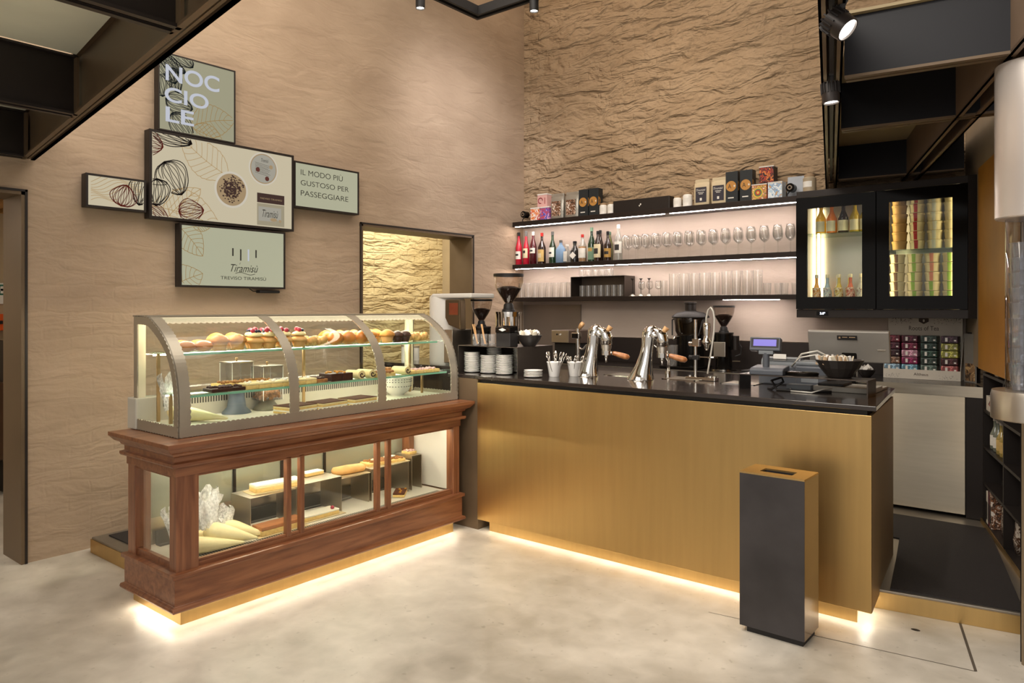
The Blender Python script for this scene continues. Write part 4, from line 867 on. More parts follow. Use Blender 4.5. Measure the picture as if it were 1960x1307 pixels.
# ================================================================== BAR COUNTER
ct = T('bar_counter', 'brushed brass bar counter with dark stone top and glowing recessed base', 'bar counter', (3.0, -2.3, 0))
PC = dict(parent=ct, world=True)
P('front_panel', MB().box(1.72, 4.31, -2.75, -2.735, .075, 1.05), M_BRASS, bevel=.002, **PC)
P('side_panel', MB().prism([(4.295, -2.735), (4.31, -2.735), (4.215, -1.80), (4.20, -1.80)], .075, 1.05), M_BRASSD, **PC)
P('plinth', MB().prism([(1.80, -2.71), (4.235, -2.71), (4.19, -2.50), (1.80, -2.50)], 0, .085), M_BRASS, **PC)
P('carcass', MB().prism([(1.74, -2.73), (4.29, -2.73), (4.20, -1.82), (3.9, -1.50), (1.74, -1.50)], .105, 1.045), M_BLACK, **PC)
P('rear_reflector', MB().box(1.74, 3.88, -1.499, -1.49, .12, 1.04), M_STEELH, **PC)  # unseen steel sheet, added to brighten the fridge doors' reflection
P('shadow_gap', MB().prism([(1.60, -2.725), (4.285, -2.725), (4.19, -1.82), (3.88, -1.52), (1.60, -1.52)], 1.045, 1.075), M_MATBLK, **PC)
P('worktop', MB().prism([(1.42, -2.742), (1.72, -2.742), (1.72, -2.765), (4.335, -2.765), (4.225, -1.80), (3.90, -1.48), (1.42, -1.48)], 1.075, 1.10), M_TOP, bevel=.003, **PC)
P('end_column', MB().box(1.45, 1.72, -2.742, -2.60, 0, 1.075), M_BROWN, **PC)
P('base_light', MB().box(1.80, 4.27, -2.727, -2.714, .088, .094), LED_W, **PC)
P('base_light', MB().box(4.24, 4.26, -2.7, -2.51, .086, .094), LED_W, **PC)
def grate(label, x, y, w, d, rz=0):
    t = T('drip_grate', label, 'drip grate', (x, y, 1.10), rz, 'drip grates set in the counter top')
    P('grate_frame', MB().box(-w/2, w/2, -d/2, -d/2+.008, 0, .004).box(-w/2, w/2, d/2-.008, d/2, 0, .004).box(-w/2, -w/2+.008, -d/2, d/2, 0, .004).box(w/2-.008, w/2, -d/2, d/2, 0, .004), M_CHROME, t)
    m = MB()
    for i in range(int(w/.012)): m.box(-w/2+.01+i*.012, -w/2+.016+i*.012, -d/2+.008, d/2-.008, 0, .003)
    P('grate_bars', m, M_STEEL, t)
grate('steel drip grate beside the left espresso tap', 2.52, -2.04, .24, .22); grate('steel drip grate beside the right espresso tap', 2.98, -2.04, .24, .22); grate('steel drip grate right of the chrome siphon stand', 3.40, -2.08, .22, .2)
# espresso taps
def tap(label, x, y):
    t = T('espresso_tap', label, 'espresso tap', (x, y, 1.10), radians(28), 'chrome espresso taps on the counter')
    b = MB().loft([(-.045, 0, 0, .092, .066), (-.045, 0, .004, .090, .064), (-.034, 0, .05, .072, .055), (-.018, 0, .11, .056, .048), (-.006, 0, .17, .046, .043), (.004, 0, .23, .041, .039), (.008, 0, .28, .044, .040), (.014, 0, .32, .046, .039), (.022, 0, .345, .040, .034), (.028, 0, .36, .026, .024), (.03, 0, .366, .008, .008)], 32)
    P('column', b, M_CHROME, t, smooth='all')
    m = MB().loft([(.098, 0, .222, .036, .036), (.098, 0, .228, .043, .043), (.096, 0, .27, .045, .044), (.088, 0, .305, .046, .043), (.07, 0, .33, .042, .038), (.05, 0, .345, .03, .03)], 28); P('brew_head', m, M_CHROME, t, smooth='all')
    P('neck_bridge', MB().tube([(.01, 0, .30), (.05, 0, .30), (.09, 0, .285)], [.04, .038, .036], 20), M_CHROME, t, smooth='all')
    m = MB().tube([(.10, 0, .31), (.118, 0, .335), (.13, 0, .352)], [.012, .018, .02], 14); P('wooden_knob', m, M_PALEW, t, smooth='all')
    P('group_collar', MB().cyl(.098, 0, .195, .228, .037, 28).cyl(.098, 0, .172, .195, .032, 28), M_STEELH, t, smooth=True)
    pf = P('portafilter', MB().cyl(.098, 0, .150, .180, .034, 28).cyl(.098, 0, .125, .150, .012, 16), M_CHROME, t, smooth=True)
    P('spout', MB().tube([(.098, 0, .135), (.098, .022, .125), (.098, .026, .10)], .006, 10).tube([(.098, 0, .135), (.098, -.022, .125), (.098, -.026, .10)], .006, 10), M_CHROME, pf, smooth='all')
    m = MB().tube([(.13, 0, .165), (.155, 0, .162), (.19, 0, .152), (.225, 0, .142), (.25, 0, .137), (.262, 0, .135)], [.010, .016, .019, .021, .018, .006], 16); P('handle', m, M_WALNUT, pf, smooth='all')
    P('ferrule', MB().tube([(.12, 0, .167), (.145, 0, .163)], .013, 14), M_CHROME, pf, smooth='all')
    return t
tap('left chrome espresso tap with walnut portafilter handle on the counter', 2.375, -2.26)
tap('right chrome espresso tap with walnut portafilter handle on the counter', 2.81, -2.26)
sw = T('steam_wand', 'thin chrome swan-neck steam wands between the two espresso taps', 'steam wand', (2.76, -1.86, 1.10))
P('wand_base', MB().cyl(0, 0, 0, .03, .02), M_CHROME, sw, smooth=True); P('wand', MB().tube([(0, 0, .03), (0, 0, .10), (-.05, -.0, .17), (-.12, 0, .215), (-.15, 0, .22), (-.155, 0, .20)], .006, 10), M_CHROME, sw, smooth='all'); P('wand', MB().tube([(0, .02, .02), (0, .02, .10), (-.03, .04, .18), (-.07, .08, .25), (-.09, .1, .26)], .006, 10), M_CHROME, sw, smooth='all')
# siphon / pour-over stand
sp = T('pour_over_stand', 'chrome pour-over stand with pole, clamps and curved white hose', 'brewing stand', (3.11, -2.06, 1.10))
P('base_plate', MB().box(-.105, .105, -.035, .035, 0, .022), M_CHROME, sp, .004)
for kx, kr in ((-.085, .014), (.06, .016), (.09, .012)): P('base_knob', MB().cyl(kx, 0, .022, .031, kr), M_CHROME, sp, smooth=True)
P('pole', MB().cyl(-.045, 0, .02, .405, .0105, 18), M_CHROME, sp, smooth=True)
P('clamp', MB().box(-.065, -.012, -.018, .018, .225, .275), M_CHROME, sp, .004); P('clamp', MB().box(-.065, -.018, -.016, .016, .135, .165), M_MATBLK, sp, .004)
P('clamp_knob', MB().tube([(-.09, 0, .24), (-.065, 0, .24)], .016, 12), M_CHROME, sp, smooth=True); P('clamp_knob', MB().tube([(-.09, 0, .15), (-.065, 0, .15)], .014, 12), M_MATBLK, sp, smooth=True)
P('holder_arm', MB().box(-.02, .06, -.004, .004, .152, .158).lathe([(.03, .15), (.034, .155), (.03, .16)], 20, (.075, 0, 0), cap=False), M_CHROME, sp)
P('valve', MB().lathe([(.008, .20), (.014, .215), (.02, .235), (.034, .25), (.034, .262), (.022, .275), (.020, .30), (.024, .33), (.024, .375), (.02, .382), (.001, .383)], 20, (.035, 0, 0)), M_CHROME, sp, smooth='all')
P('hose', MB().tube([(.03, 0, .37), (.032, 0, .42), (.045, 0, .47), (.062, 0, .485), (.08, 0, .46), (.088, 0, .41), (.086, 0, .33), (.07, 0, .22), (.05, 0, .10), (.04, 0, .045)], .006, 10), mat('hose_white', 'c9c4b9', .3, .2), sp, smooth='all')

# ---- plate organiser and what stands on it
og = T('plate_organiser', 'dark steel open box on the counter holding stacks of white saucers', 'organiser', (1.74, -2.43, 1.10))
M_ORG = mat('gunmetal', '4a423c', .35, .7, .1, 4)
OX0, OX1, OY0, OY1, OH = 1.43, 2.0, -2.64, -2.22, .205
P('top_plate', MB().box(OX0, OX1, OY0, OY1, 1.10+OH-.005, 1.10+OH), M_ORG, og, world=True)
P('side_plate', MB().box(OX0, OX0+.004, OY0, OY1, 1.10, 1.10+OH-.005), M_ORG, og, world=True); P('side_plate', MB().box(OX1-.004, OX1, OY0, OY1, 1.10, 1.10+OH-.005), M_ORG, og, world=True)
P('back_plate', MB().box(OX0+.004, OX1-.004, OY1-.004, OY1, 1.10, 1.10+OH-.005), M_ORG, og, world=True)
def saucer_mesh(r):
    return MB().lathe([(r*.5, 0), (r*.55, .0015), (r*.72, .004), (r*.98, .0085), (r, .0095), (r*.97, .0105), (r*.7, .006), (r*.3, .004), (.001, .004)], 28)
sc_ = [None]
def stack(x, y, z, n, r, what, dz=.0088, group='white saucers stacked in the organiser'):
    for i in range(n):
        lab = 'white saucer, %s in %s' % ('bottom one' if i == 0 else 'top one' if i == n-1 else (ORD[i]+' from the bottom' if i <= n/2 else ORD[n-1-i]+' from the top'), what)
        ox, oy = random.uniform(-.0025, .0025), random.uniform(-.0025, .0025)
        if sc_[0] is None: sc_[0] = ONE('saucer', saucer_mesh(.065), M_CHINA, lab, 'saucer', (x+ox, y+oy, z), smooth='all', group=group); o = sc_[0]
        else: o = sc_[0].copy(); C.objects.link(o); o.location = (x+ox, y+oy, z+i*dz); o['label'] = lab; o['group'] = group
        o.scale = (r/.065, r/.065, dz/.0088)
Zc = 1.1005
stack(1.500, -2.56, Zc, 17, .060, 'the leftmost organiser stack')
stack(1.585, -2.40, Zc, 17, .060, 'the back left organiser stack', .0105)
stack(1.655, -2.545, Zc, 15, .066, 'the second organiser stack from the left')
stack(1.815, -2.56, Zc, 16, .062, 'the third organiser stack, in front')
stack(1.80, -2.35, Zc, 18, .058, 'the tall back right organiser stack', .0105)
stack(1.925, -2.47, Zc, 11, .052, 'the rightmost organiser stack', .0098)
stack(2.105, -2.60, Zc, 5, .066, 'the short stack on the counter', .0098, 'white saucers stacked on the counter')
zt = 1.10+OH+.0005
def tumbler(name, label, loc, r0, r1, h, group=None, m=None, ribs=0, cat='glass'):
    b = MB().lathe([(.001, .004), (r0*.95, .005), (r0, 0), (r0, .002), (r1, h), (r1-.0018, h), (r0-.002, .008), (.001, .009)], 22 if not ribs else 12, cap=False)
    return ONE(name, b, m or M_TUMB, label, cat, loc, smooth=True, group=group)
for i, (x, y) in enumerate(((1.575, -2.60), (1.64, -2.585), (1.70, -2.565))):
    tumbler('glass_tumbler', 'small straight glass on the organiser, %s of three, holding stirrers' % ordl(i, 3, 'left', 'right'), (x, y, zt), .026, .028, .085, 'stirrer glasses on the organiser')
    m = MB()
    for k in range(4): m.xf(Matrix.Identity(4), len(m.v)); j = len(m.v); m.box(-.0035, .0035, -.001, .001, 0, .15); m.xf(Matrix.Translation((random.uniform(-.008, .008), random.uniform(-.008, .008), 0)) @ Matrix.Rotation(radians(-16+random.uniform(-3, 3)), 4, 'Y') @ Matrix.Rotation(random.uniform(-.06, .06), 4, 'X'), j)
    if i < 2: ONE('stirrer_bundle', m, M_PALEW, 'bundle of pale wooden stirrers leaning left in the %s small glass' % ('leftmost', 'middle')[i], 'stirrers', (x+.014, y, zt+.012), group='wooden stirrers')
nb = T('napkin_box', 'black napkin box with a small white diamond on the organiser', 'box', (1.87, -2.60, zt), .0)
P('box_body', MB().box(-.065, .065, -.045, .045, 0, .10), M_MATBLK, nb, .004); P('box_top', MB().prism_x([(-.05, .10), (.05, .10), (.035, .15), (-.05, .138)], -.068, .068), M_GLOSSBLK, nb, .004)
P('diamond_mark', MB().add([(-.035, -.0517, .122), (0, -.0527, .110), (.035, -.0517, .122), (0, -.0507, .134)], [(0, 1, 2, 3)]), mat('mark_white', 'c9c9c6', .5), nb)
def bowl(name, label, loc, r, h, m, facets=0):
    return ONE(name, MB().lathe([(r*.45, 0), (r*.5, .003), (r*.82, h*.55), (r, h), (r*.97, h+.002), (r*.78, h*.55), (r*.42, .010), (.001, .009)], facets or 36, cap=False), m, label, 'bowl', loc, smooth=not facets)
M_BOWL = mat('black_melamine', '2b2724', .35, 0, .1)
bowl('sugar_bowl', 'black bowl heaped with pale sugar sachets on the organiser', (1.965, -2.46, zt-.0), .092, .080, M_BOWL)
def sachets(bx_, by_, bz_, R, n, mats_, names, group, upright=False):
    for i in range(n):
        w, h, d = (.022, .032, .004) if not upright else (.011, .055, .004)
        m = MB(); m.lathe([(.001, -h/2), (w*.9, -h/2+.002), (w, -h/4), (w*1.0, h/4), (w*.9, h/2-.002), (.001, h/2)], 8, ay=.22)
        a = 2.4*i; rr = R*sqrt((i+.5)/n); k = i % len(mats_)
        o = ONE('sugar_sachet', m, mats_[k], '-', 'sachet', (bx_+rr*cos(a), by_+rr*sin(a), bz_+(.016 if not upright else .0)*(1-rr/R)+random.uniform(0, .006)), group=group, smooth=True,
                rot=(random.uniform(-.5, .5), random.uniform(-.9, .9) if not upright else random.uniform(-.35, .35), random.uniform(0, 3)))
        o['label'] = names % mats_names[mats_[k].name]
mats_names = {'paper_white': 'white', 'paper_cream': 'cream', 'paper_tan': 'tan'}
PW = mat('paper_white', 'e6e2da', .6); PCm = mat('paper_cream', 'd5cab2', .6); PT = mat('paper_tan', 'a88d6e', .6)
sachets(1.965, -2.46, zt+.088, .07, 18, [PW, PCm], '%s sugar sachet heaped in the black bowl on the organiser', 'sachets in the organiser bowl')
# pots of spoons
def spoon():
    t = T('teaspoon', '-', 'teaspoon'); P('spoon_handle', MB().tube([(0, 0, 0), (.002, 0, .05), (0, 0, .10), (-.003, 0, .125)], [.0022, .002, .0025, .003], 6), M_CHROME, t, smooth='all')
    P('spoon_bowl', MB().ball(-.002, 0, .138, .004, .012, .017, 10), M_CHROME, t, smooth='all'); return t
spn = spoon(); used = False
for i, (x, y, s) in enumerate(((2.185, -2.46, 1.0), (2.285, -2.355, .98))):
    pot = ONE('spoon_pot', MB().lathe([(.034*s, 0), (.036*s, .002), (.050*s, .098*s), (.055*s, .104*s), (.052*s, .104*s), (.046*s, .09*s), (.033*s, .008), (.001, .008)], 6 if False else 30, cap=False), M_CHINA,
              'white tapered porcelain pot full of teaspoons, %s of two' % ('left', 'right')[i], 'pot', (x, y, 1.10), smooth='all', group='white spoon pots')
    for k in range(14):
        a = 2.4*k; rr = .028*sqrt((k+.5)/14); tl = random.uniform(.1, .38)
        lab = 'chrome teaspoon standing in the %s white pot' % ('left', 'right')[i]
        loc = (x+rr*cos(a), y+rr*sin(a), 1.108+(.0 if i == 0 else -.02+.022)); 
        o = spn if not used else dup(spn, loc, None, lab); used = True
        o.location = loc; o['label'] = lab; o['group'] = 'teaspoons in the %s pot' % ('left', 'right')[i]; o.rotation_euler = (random.uniform(-.2, .2), tl*1.25, a); o.scale = (1, 1, (1.08 if i == 0 else .86)*random.uniform(.92, 1.08))
# slim chrome faucet with wooden top, standing behind the organiser
fc = T('water_tap', 'chrome water tap with wooden knob and swan-neck spout right of the sugar bowl', 'tap', (2.16, -2.12, 1.10))
P('tap_body', MB().cyl(0, 0, 0, .33, .016, 20), M_CHROME, fc, smooth=True); P('tap_head', MB().box(-.05, .02, -.02, .02, .255, .30), M_CHROME, fc, .006)
P('wooden_knob', MB().tube([(.01, 0, .33), (.03, 0, .355), (.045, 0, .372)], [.012, .018, .016], 14), M_PALEW, fc, smooth='all')
P('swan_spout', MB().tube([(.01, 0, .19), (.03, -.0, .175), (.05, 0, .18), (.07, 0, .205), (.09, 0, .215), (.105, 0, .20), (.11, 0, .16), (.11, 0, .12)], .007, 10), M_CHROME, fc, smooth='all')

# ---- grinders
def grinder(label, loc, s=1., chrome=True, rz=0, full=True):
    t = T('coffee_grinder', label, 'coffee grinder', loc, rz, 'coffee grinders'); sm = Matrix.Diagonal((s, s, s, 1))
    P('base_block', MB().loft([(0, 0, 0, .10*s, .10*s), (0, 0, .02, .10*s, .10*s), (0, 0, .28*s, .085*s, .09*s)], 24), M_GLOSSBLK, t, smooth=True)
    P('motor_body', MB().cyl(0, 0, .28*s, .435*s, .112*s, 32), M_CHROME if chrome else M_GLOSSBLK, t, smooth=True)
    P('body_rim', MB().cyl(0, 0, .435*s, .45*s, .116*s, 32), M_CHROME if chrome else M_BLACK, t, smooth=True)
    P('grind_adjuster', MB().lathe([(.06, .45), (.055, .47), (.046, .475), (.042, .51), (.03, .525)], 24).xf(sm), M_MATBLK, t, smooth=True)
    P('dosing_chamber', MB().cyl(.135*s, 0, .24*s, .41*s, .045*s, 20), M_CHROME if chrome else M_BLACK, t, smooth=True)
    P('portafilter_fork', MB().box(.10*s, .19*s, -.02, .02, .10*s, .112*s), M_CHROME, t)
    P('hopper', MB().lathe([(.032, .525), (.04, .535), (.070, .58), (.105, .64), (.122, .70), (.126, .755)], 32, cap=False).xf(sm), glassm('hopper_plastic', 'eae4de', .08, .8), t, smooth='all')
    if full: b = P('coffee_beans', MB().lathe([(.030, .527), (.038, .54), (.066, .583), (.096, .635), (.104, .65), (.05, .668), (.001, .67)], 24, jit=.03).xf(sm), mat('coffee_beans', '2c1a12', .5, 0, .5, 160, 1, 120, bd=.006), t, smooth=False); b['kind'] = 'stuff'
    P('hopper_lid', MB().cyl(0, 0, .752*s, .775*s, .130*s, 32), M_MATBLK, t, smooth=True)
    return t
grinder('tall coffee grinder with chrome body and clear hopper of beans behind the organiser', (1.235, -1.80, 1.10), 1.0, True, radians(-40))
grinder('dark coffee grinder with short hopper between white machine and chrome grinder', (1.04, -1.93, 1.10), .72, False, radians(-60))
# white machine on its own dark side cabinet
sc2 = T('side_cabinet', 'dark back cabinet joining the counter end, carrying the white machine and grinders', 'cabinet', (.85, -1.85, .10))
P('cabinet_body', MB().box(.12, 1.40, -2.25, -1.50, .10, 1.075), M_BLACK, sc2, world=True); P('cabinet_top', MB().box(.10, 1.418, -2.27, -1.48, 1.075, 1.10), M_TOP, sc2, world=True)
wm = T('white_machine', 'tall white rounded machine with bronze head and copper grille behind the case', 'coffee machine', (.735, -2.04, 1.10))
m = MB().loft([(0, 0, 0, .14, .15), (0, 0, .02, .145, .155), (0, 0, .57, .145, .155), (0, 0, .59, .135, .145), (0, 0, .60, .11, .12)], 36); P('tower', m, M_WHITE, wm, smooth=True)
m = MB().prism_y([(.20, .34), (.16, .40), (.16, .555), (.33, .555), (.34, .30)], -.19, -.12); P('bronze_head', m, mat('bronze_shell', '6c5c47', .3, .7), wm, .01)
P('top_cover', MB().box(-.04, .42, -.15, .15, .565, .605), M_WHITE, wm, .012)
m = MB()
for i in range(8): m.box(.215+i*.012, .22+i*.012, -.1955, -.192, .43, .52)
m.box(.21, .31, -.192, -.190, .425, .525); P('copper_grille', m, mat('copper', 'b0735a', .3, .9), wm)
P('front_plate', MB().box(.10, .20, -.14, .10, .02, .30), M_STEELH, wm, .004)
for i, (x, y, h) in enumerate(((.30, -2.10, .30), (.22, -1.95, .26))): 
    t = T('storage_canister', 'pale canister behind the display case, %s of the white machine' % ('just left', 'further left')[i], 'canister', (x, y, 1.10), 0, 'canisters by the white machine'); P('can_body', MB().cyl(0, 0, 0, h*.45, .055, 24), M_CHINA, t, smooth=True); P('can_lid', MB().cyl(0, 0, h*.45, h*.45+.015, .057, 24), M_STEELH, t, smooth=True)

# ---- back bench
bb = T('back_bench', 'long back bench with black top, steel edge and steel fridge doors', 'bench', (2.6, -.35, .10))
PBk = dict(parent=bb, world=True)
P('bench_top', MB().prism([(.03, -.64), (4.54, -.64), (4.37, -.016), (.03, -.016)], 1.0, 1.03), M_TOPB, **PBk)
P('steel_edge', MB().box(0.03, 4.56, -.652, -.64, .955, 1.03), M_STEEL, **PBk)
P('bench_body', MB().box(0.03, 3.88, -.62, -.02, .12, 1.0), M_BLACK, **PBk)
P('fridge_body', MB().prism([(3.88, -.62), (4.53, -.62), (4.37, -.02), (3.88, -.02)], .12, 1.0), M_BLACK, **PBk)
for i, (a, b_) in enumerate(((3.895, 4.44), (3.33, 3.88), (2.77, 3.32))): P('fridge_door', MB().box(a, b_, -.648, -.625, .125, .955), mat('door_steel', 'f4ead4', .24, .5, .04, 4, stretch=(1, 1, 10)), bevel=.003, **PBk)
P('dark_panel', MB().box(4.445, 4.56, -.645, -.625, .105, .955), M_BLACK, **PBk)
ONE('back_splash', MB().box(.82, 4.34, -.036, -.016, 1.031, 1.275), mat('splash_stone', '2a2320', .4, 0, .08, 6), 'dark stone splashback behind the back bench', 'splashback')
ONE('wall_plate', MB().box(.02, .80, -.034, -.016, 1.031, 1.62), mat('grey_steel_plate', '857a70', .4, .5, .06, 3), 'plain grey steel plate on the wall under the left end of the shelves', 'wall plate')
hw = T('dishwasher_hood', 'steel and brown machine with a button panel at the left of the back bench', 'dishwasher', (.99, -.40, 1.031))
P('machine_body', MB().box(-.16, .16, -.16, .14, 0, .20), M_MATBLK, hw, .006); P('top_hood', MB().box(-.17, .17, -.19, .15, .20, .33), mat('umber_panel', '5b4c43', .45, .3), hw, .006)
P('control_panel', MB().box(-.17, .04, -.196, -.19, .205, .325), M_STEELH, hw, .002); P('button', MB().tube([(-.10, -.196, .285), (-.10, -.204, .285)], .009, 12), M_MATBLK, hw); P('button', MB().tube([(-.06, -.196, .285), (-.06, -.204, .285)], .009, 12), M_WHITE, hw)
# juicer
jc = T('juicer', 'black centrifugal juicer with domed lid and clear chamber on the back bench', 'juicer', (2.185, -.36, 1.031))
P('base_tray', MB().box(-.19, .19, -.17, .15, 0, .02), M_GLOSSBLK, jc, .008); P('motor_tower', MB().loft([(.03, .03, .02, .13, .12), (.03, .03, .10, .125, .12), (.03, .03, .30, .13, .12)], 28), M_GLOSSBLK, jc, smooth=True)
P('clear_chamber', MB().lathe([(.12, .30), (.14, .34), (.15, .46)], 28, (.03, .03, 0), cap=False), glassm('smoked_plastic', '8f867c', .12, .8), jc, smooth='all'); P('sieve_drum', MB().lathe([(.10, .31), (.12, .44)], 28, (.03, .03, 0)), M_STEELH, jc, smooth=True)
P('domed_lid', MB().lathe([(.165, .46), (.172, .468), (.165, .48), (.12, .51), (.06, .52), (.055, .525)], 32, (.03, .03, 0)), M_MATBLK, jc, smooth=True); P('feed_chute', MB().lathe([(.05, .52), (.05, .585), (.056, .59), (.056, .605), (.05, .608)], 24, (.03, .03, 0)), M_BLACK, jc, smooth=True)
P('juice_spout', MB().tube([(-.02, -.10, .29), (-.05, -.13, .28), (-.06, -.15, .26)], .012, 10), M_CHROME, jc, smooth='all')
P('locking_arm', MB().tube([(-.12, .03, .46), (-.12, -.04, .44), (-.10, -.08, .30)], .007, 8).tube([(.18, .03, .46), (.18, -.04, .44), (.16, -.08, .30)], .007, 8), M_MATBLK, jc)
tumbler('beaker', 'clear measuring glass standing in front of the juicer', (2.10, -.47, 1.0515), .045, .052, .19); ONE('ice_cubes', MB().ball(-.01, 0, .03, .018, n=6).ball(.016, .01, .03, .018, n=6).ball(0, -.016, .045, .018, n=6).ball(.005, .01, .06, .016, n=6), M_ACRYL, 'ice pieces at the bottom of the measuring glass', 'ice', (2.10, -.47, 1.0605))['kind'] = 'stuff'
g2 = grinder('small black and steel grinder with half-full hopper right of the juicer', (2.545, -.35, 1.031), .74, False, radians(20))
P('steel_front', MB().box(-.055, .055, -.10, -.092, .12, .25), M_STEELH, g2, .004, rot=(0, 0, -.35)); P('carry_handle', MB().tube([(.06, 0, .26), (.12, 0, .25), (.15, 0, .20), (.145, 0, .14), (.1, 0, .12)], .008, 10), M_MATBLK, g2)
P('drip_foot', MB().lathe([(.10, 0), (.12, .003), (.12, .01), (.1, .012)], 28, (0, -.06, 0)), M_CHROME, g2, smooth=True)
ONE('cutting_board', MB().box(-.16, .16, -.10, .10, 0, .018), M_MATBLK, 'black tray lying on the back bench right of the small grinder', 'tray', (2.93, -.42, 1.031), bevel=.004)

# ================================================================== WALL SHELVES
M_SHELF = mat('shelf_bronze', '2e2521', .42, .4, .08, 4)
def shelf(label, z0, z1, segs, w=.013):
    t = T('wall_shelf', label, 'shelf', (1.6, -.13, z0), 0, 'long dark wall shelves')
    P('shelf_board', MB().box(.03, 3.215, -.25, -.0, z0, z1), M_SHELF, t, .002, world=True)
    for a, b_ in segs: P('led_strip', MB().box(a, b_, -.236, -.236+w, z0-.004, z0), LED_P, t, world=True)
    return t
shelf('top dark wall shelf with coffee bags and boxes, lit underneath', 2.492, 2.545, ((.06, 1.90), (1.955, 3.20)))
shelf('middle dark wall shelf with bottles and wine glasses, lit underneath', 2.02, 2.068, ((.06, 1.33), (1.36, 3.20)))
shelf('lowest dark wall shelf with tumblers, short light under its right end', 1.658, 1.70, ((2.49, 3.0),))
# boxes and bags on the top shelf
zs = 2.5455
def camx(name, label, loc):
    t = T(name, label, 'camera', loc, 0, 'webcams on the top shelf'); P('camera_head', MB().tube([(0, .035, .085), (0, -.035, .085)], .038, 22), M_GLOSSBLK, t, smooth=True); P('camera_lens', MB().tube([(0, -.035, .085), (0, -.045, .085)], .020, 18), M_CHROME, t, smooth=True); P('lens_pupil', MB().tube([(0, -.0452, .085), (0, -.0465, .085)], .012, 16), M_GLOSSBLK, t)
    P('camera_stand', MB().tube([(-.02, .01, .055), (-.035, 0, .03), (-.035, 0, .004)], .005, 8).tube([(-.04, -.02, .004), (.03, -.02, .004), (.03, .03, .004), (-.04, .03, .004)], .004, 8), M_MATBLK, t); return t
camx('webcam', 'small black round webcam at the left end of the top shelf', (.14, -.16, zs)); camx('webcam', 'black round webcam at the right end of the top shelf', (3.075, -.15, zs))
def tin(label, x, y, z, w, d, h, m, lidm, cat='tin', name='tea_tin'):
    t = T(name, label, cat, (x, y, z)); P('tin_body', MB().cb(0, 0, 0, w, d, h*.9), m, t, .004); P('tin_lid', MB().cb(0, 0, h*.9, w+.004, d+.004, h*.1), lidm, t, .003); return t
tin('orange and white printed tin at the left of the top shelf', .29, -.13, zs, .12, .10, .15, photo_blob('print_orange', ['c9462c', 'e58a4a', 'f0e4d8', 'c23a3a'], 26), M_WHITE)
tin('purple, blue and orange patterned tin beside the orange one', .425, -.13, zs, .12, .10, .15, photo_blob('print_purple', ['5b3fa0', 'd0503a', '3c4fb5', 'e0a0c0'], 26), M_WHITE)
tt_ = tin('pale pink tin with a dark red motif on top of the two printed tins', .38, -.12, zs+.1515, .13, .09, .145, mat('tin_pink', 'd2a39b', .5), M_WHITE)
P('motif', MB().tube([(-.02+.03*cos(a*.5), -.0462, .07+.03*sin(a*.5)) for a in range(11)], .005, 6).box(.035, .042, -.0465, -.045, .03, .10), mat('motif_red', '8d2b34', .5), tt_)
def pouch(label, x, y, w, d, h, m, top, lab=None, labm=None, group=None):
    t = T('coffee_pouch', label, 'coffee bag', (x, y, zs), 0, group); b = MB(); secs = []; vs = []; n = 16
    for k, (z, sx, sy) in enumerate(((0, .92, .9), (.02, 1, 1), (h*.55, 1, .95), (h*.82, .98, .62), (h*.93, .97, .3), (h, .95, .12))):
        for j in range(n):
            a = 2*pi*j/n+pi/n; q = max(abs(cos(a)), abs(sin(a))); vs.append((w/2*sx*cos(a)/q*random.uniform(.97, 1.02), d/2*sy*sin(a)/q*random.uniform(.95, 1.05), z))
    fs = [tuple(range(n-1, -1, -1)), tuple(5*n+j for j in range(n))]+[(i*n+j, i*n+(j+1) % n, (i+1)*n+(j+1) % n, (i+1)*n+j) for i in range(5) for j in range(n)]
    P('bag_body', b.add(vs, fs), m, t, smooth=True); P('folded_top', MB().box(-w*.47, w*.47, -d*.2, d*.12, h-.03, h+.004), top, t, .004)
    if lab: P('printed_label', MB().add([(-w*.36, -d*.515, h*.12), (w*.36, -d*.515, h*.12), (w*.36, -d*.50, h*.70), (-w*.36, -d*.50, h*.70)], [(0, 1, 2, 3)]), lab, t)
    return t
M_FOIL = mat('silver_foil', 'aaa59a', .3, .6, .1, 8, .4, 20, bd=.01); PH = photo_blob('print_photo_brown', ['e8dfd2', '8a5a3a', '3d2a20', 'c8a890'], 30)
pouch('silver foil coffee bag with brown picture, left one of the pair', .585, -.14, .165, .09, .275, M_FOIL, M_FOIL, PH, group='silver foil coffee bags'); pouch('silver foil coffee bag with brown picture, right one of the pair', .775, -.14, .17, .09, .275, M_FOIL, M_FOIL, PH, group='silver foil coffee bags')
KR = mat('kraft_cream', 'c9b898', .6, 0, .06, 8, .3, 20, bd=.008); LB = mat('label_charcoal', '34303a', .6)
for i, x in enumerate((2.255, 2.425)):
    t = pouch('cream paper coffee bag with charcoal label, %s one of the pair' % ('left', 'right')[i], x, -.15, .15, .085, .245, KR, KR, LB, group='cream paper coffee bags')
    text('Tiramisù', PW, t, (Vector((0, 0, 0)), Vector((1, 0, 0)), Vector((0, 0, 1)), Vector((0, -1, 0))), -.045, .045, .135, .155, .0, .4, world=False, lift=.0455); P('label_lines', MB().box(-.03, .03, -.046, -.0455, .118, .123).box(-.02, .02, -.046, -.0455, .105, .110).box(-.01, .01, -.046, -.0455, .045, .07), PW, t)
DK = mat('box_slate', '23282b', .4); GD = mat('gold_disc', 'c08a45', .45)
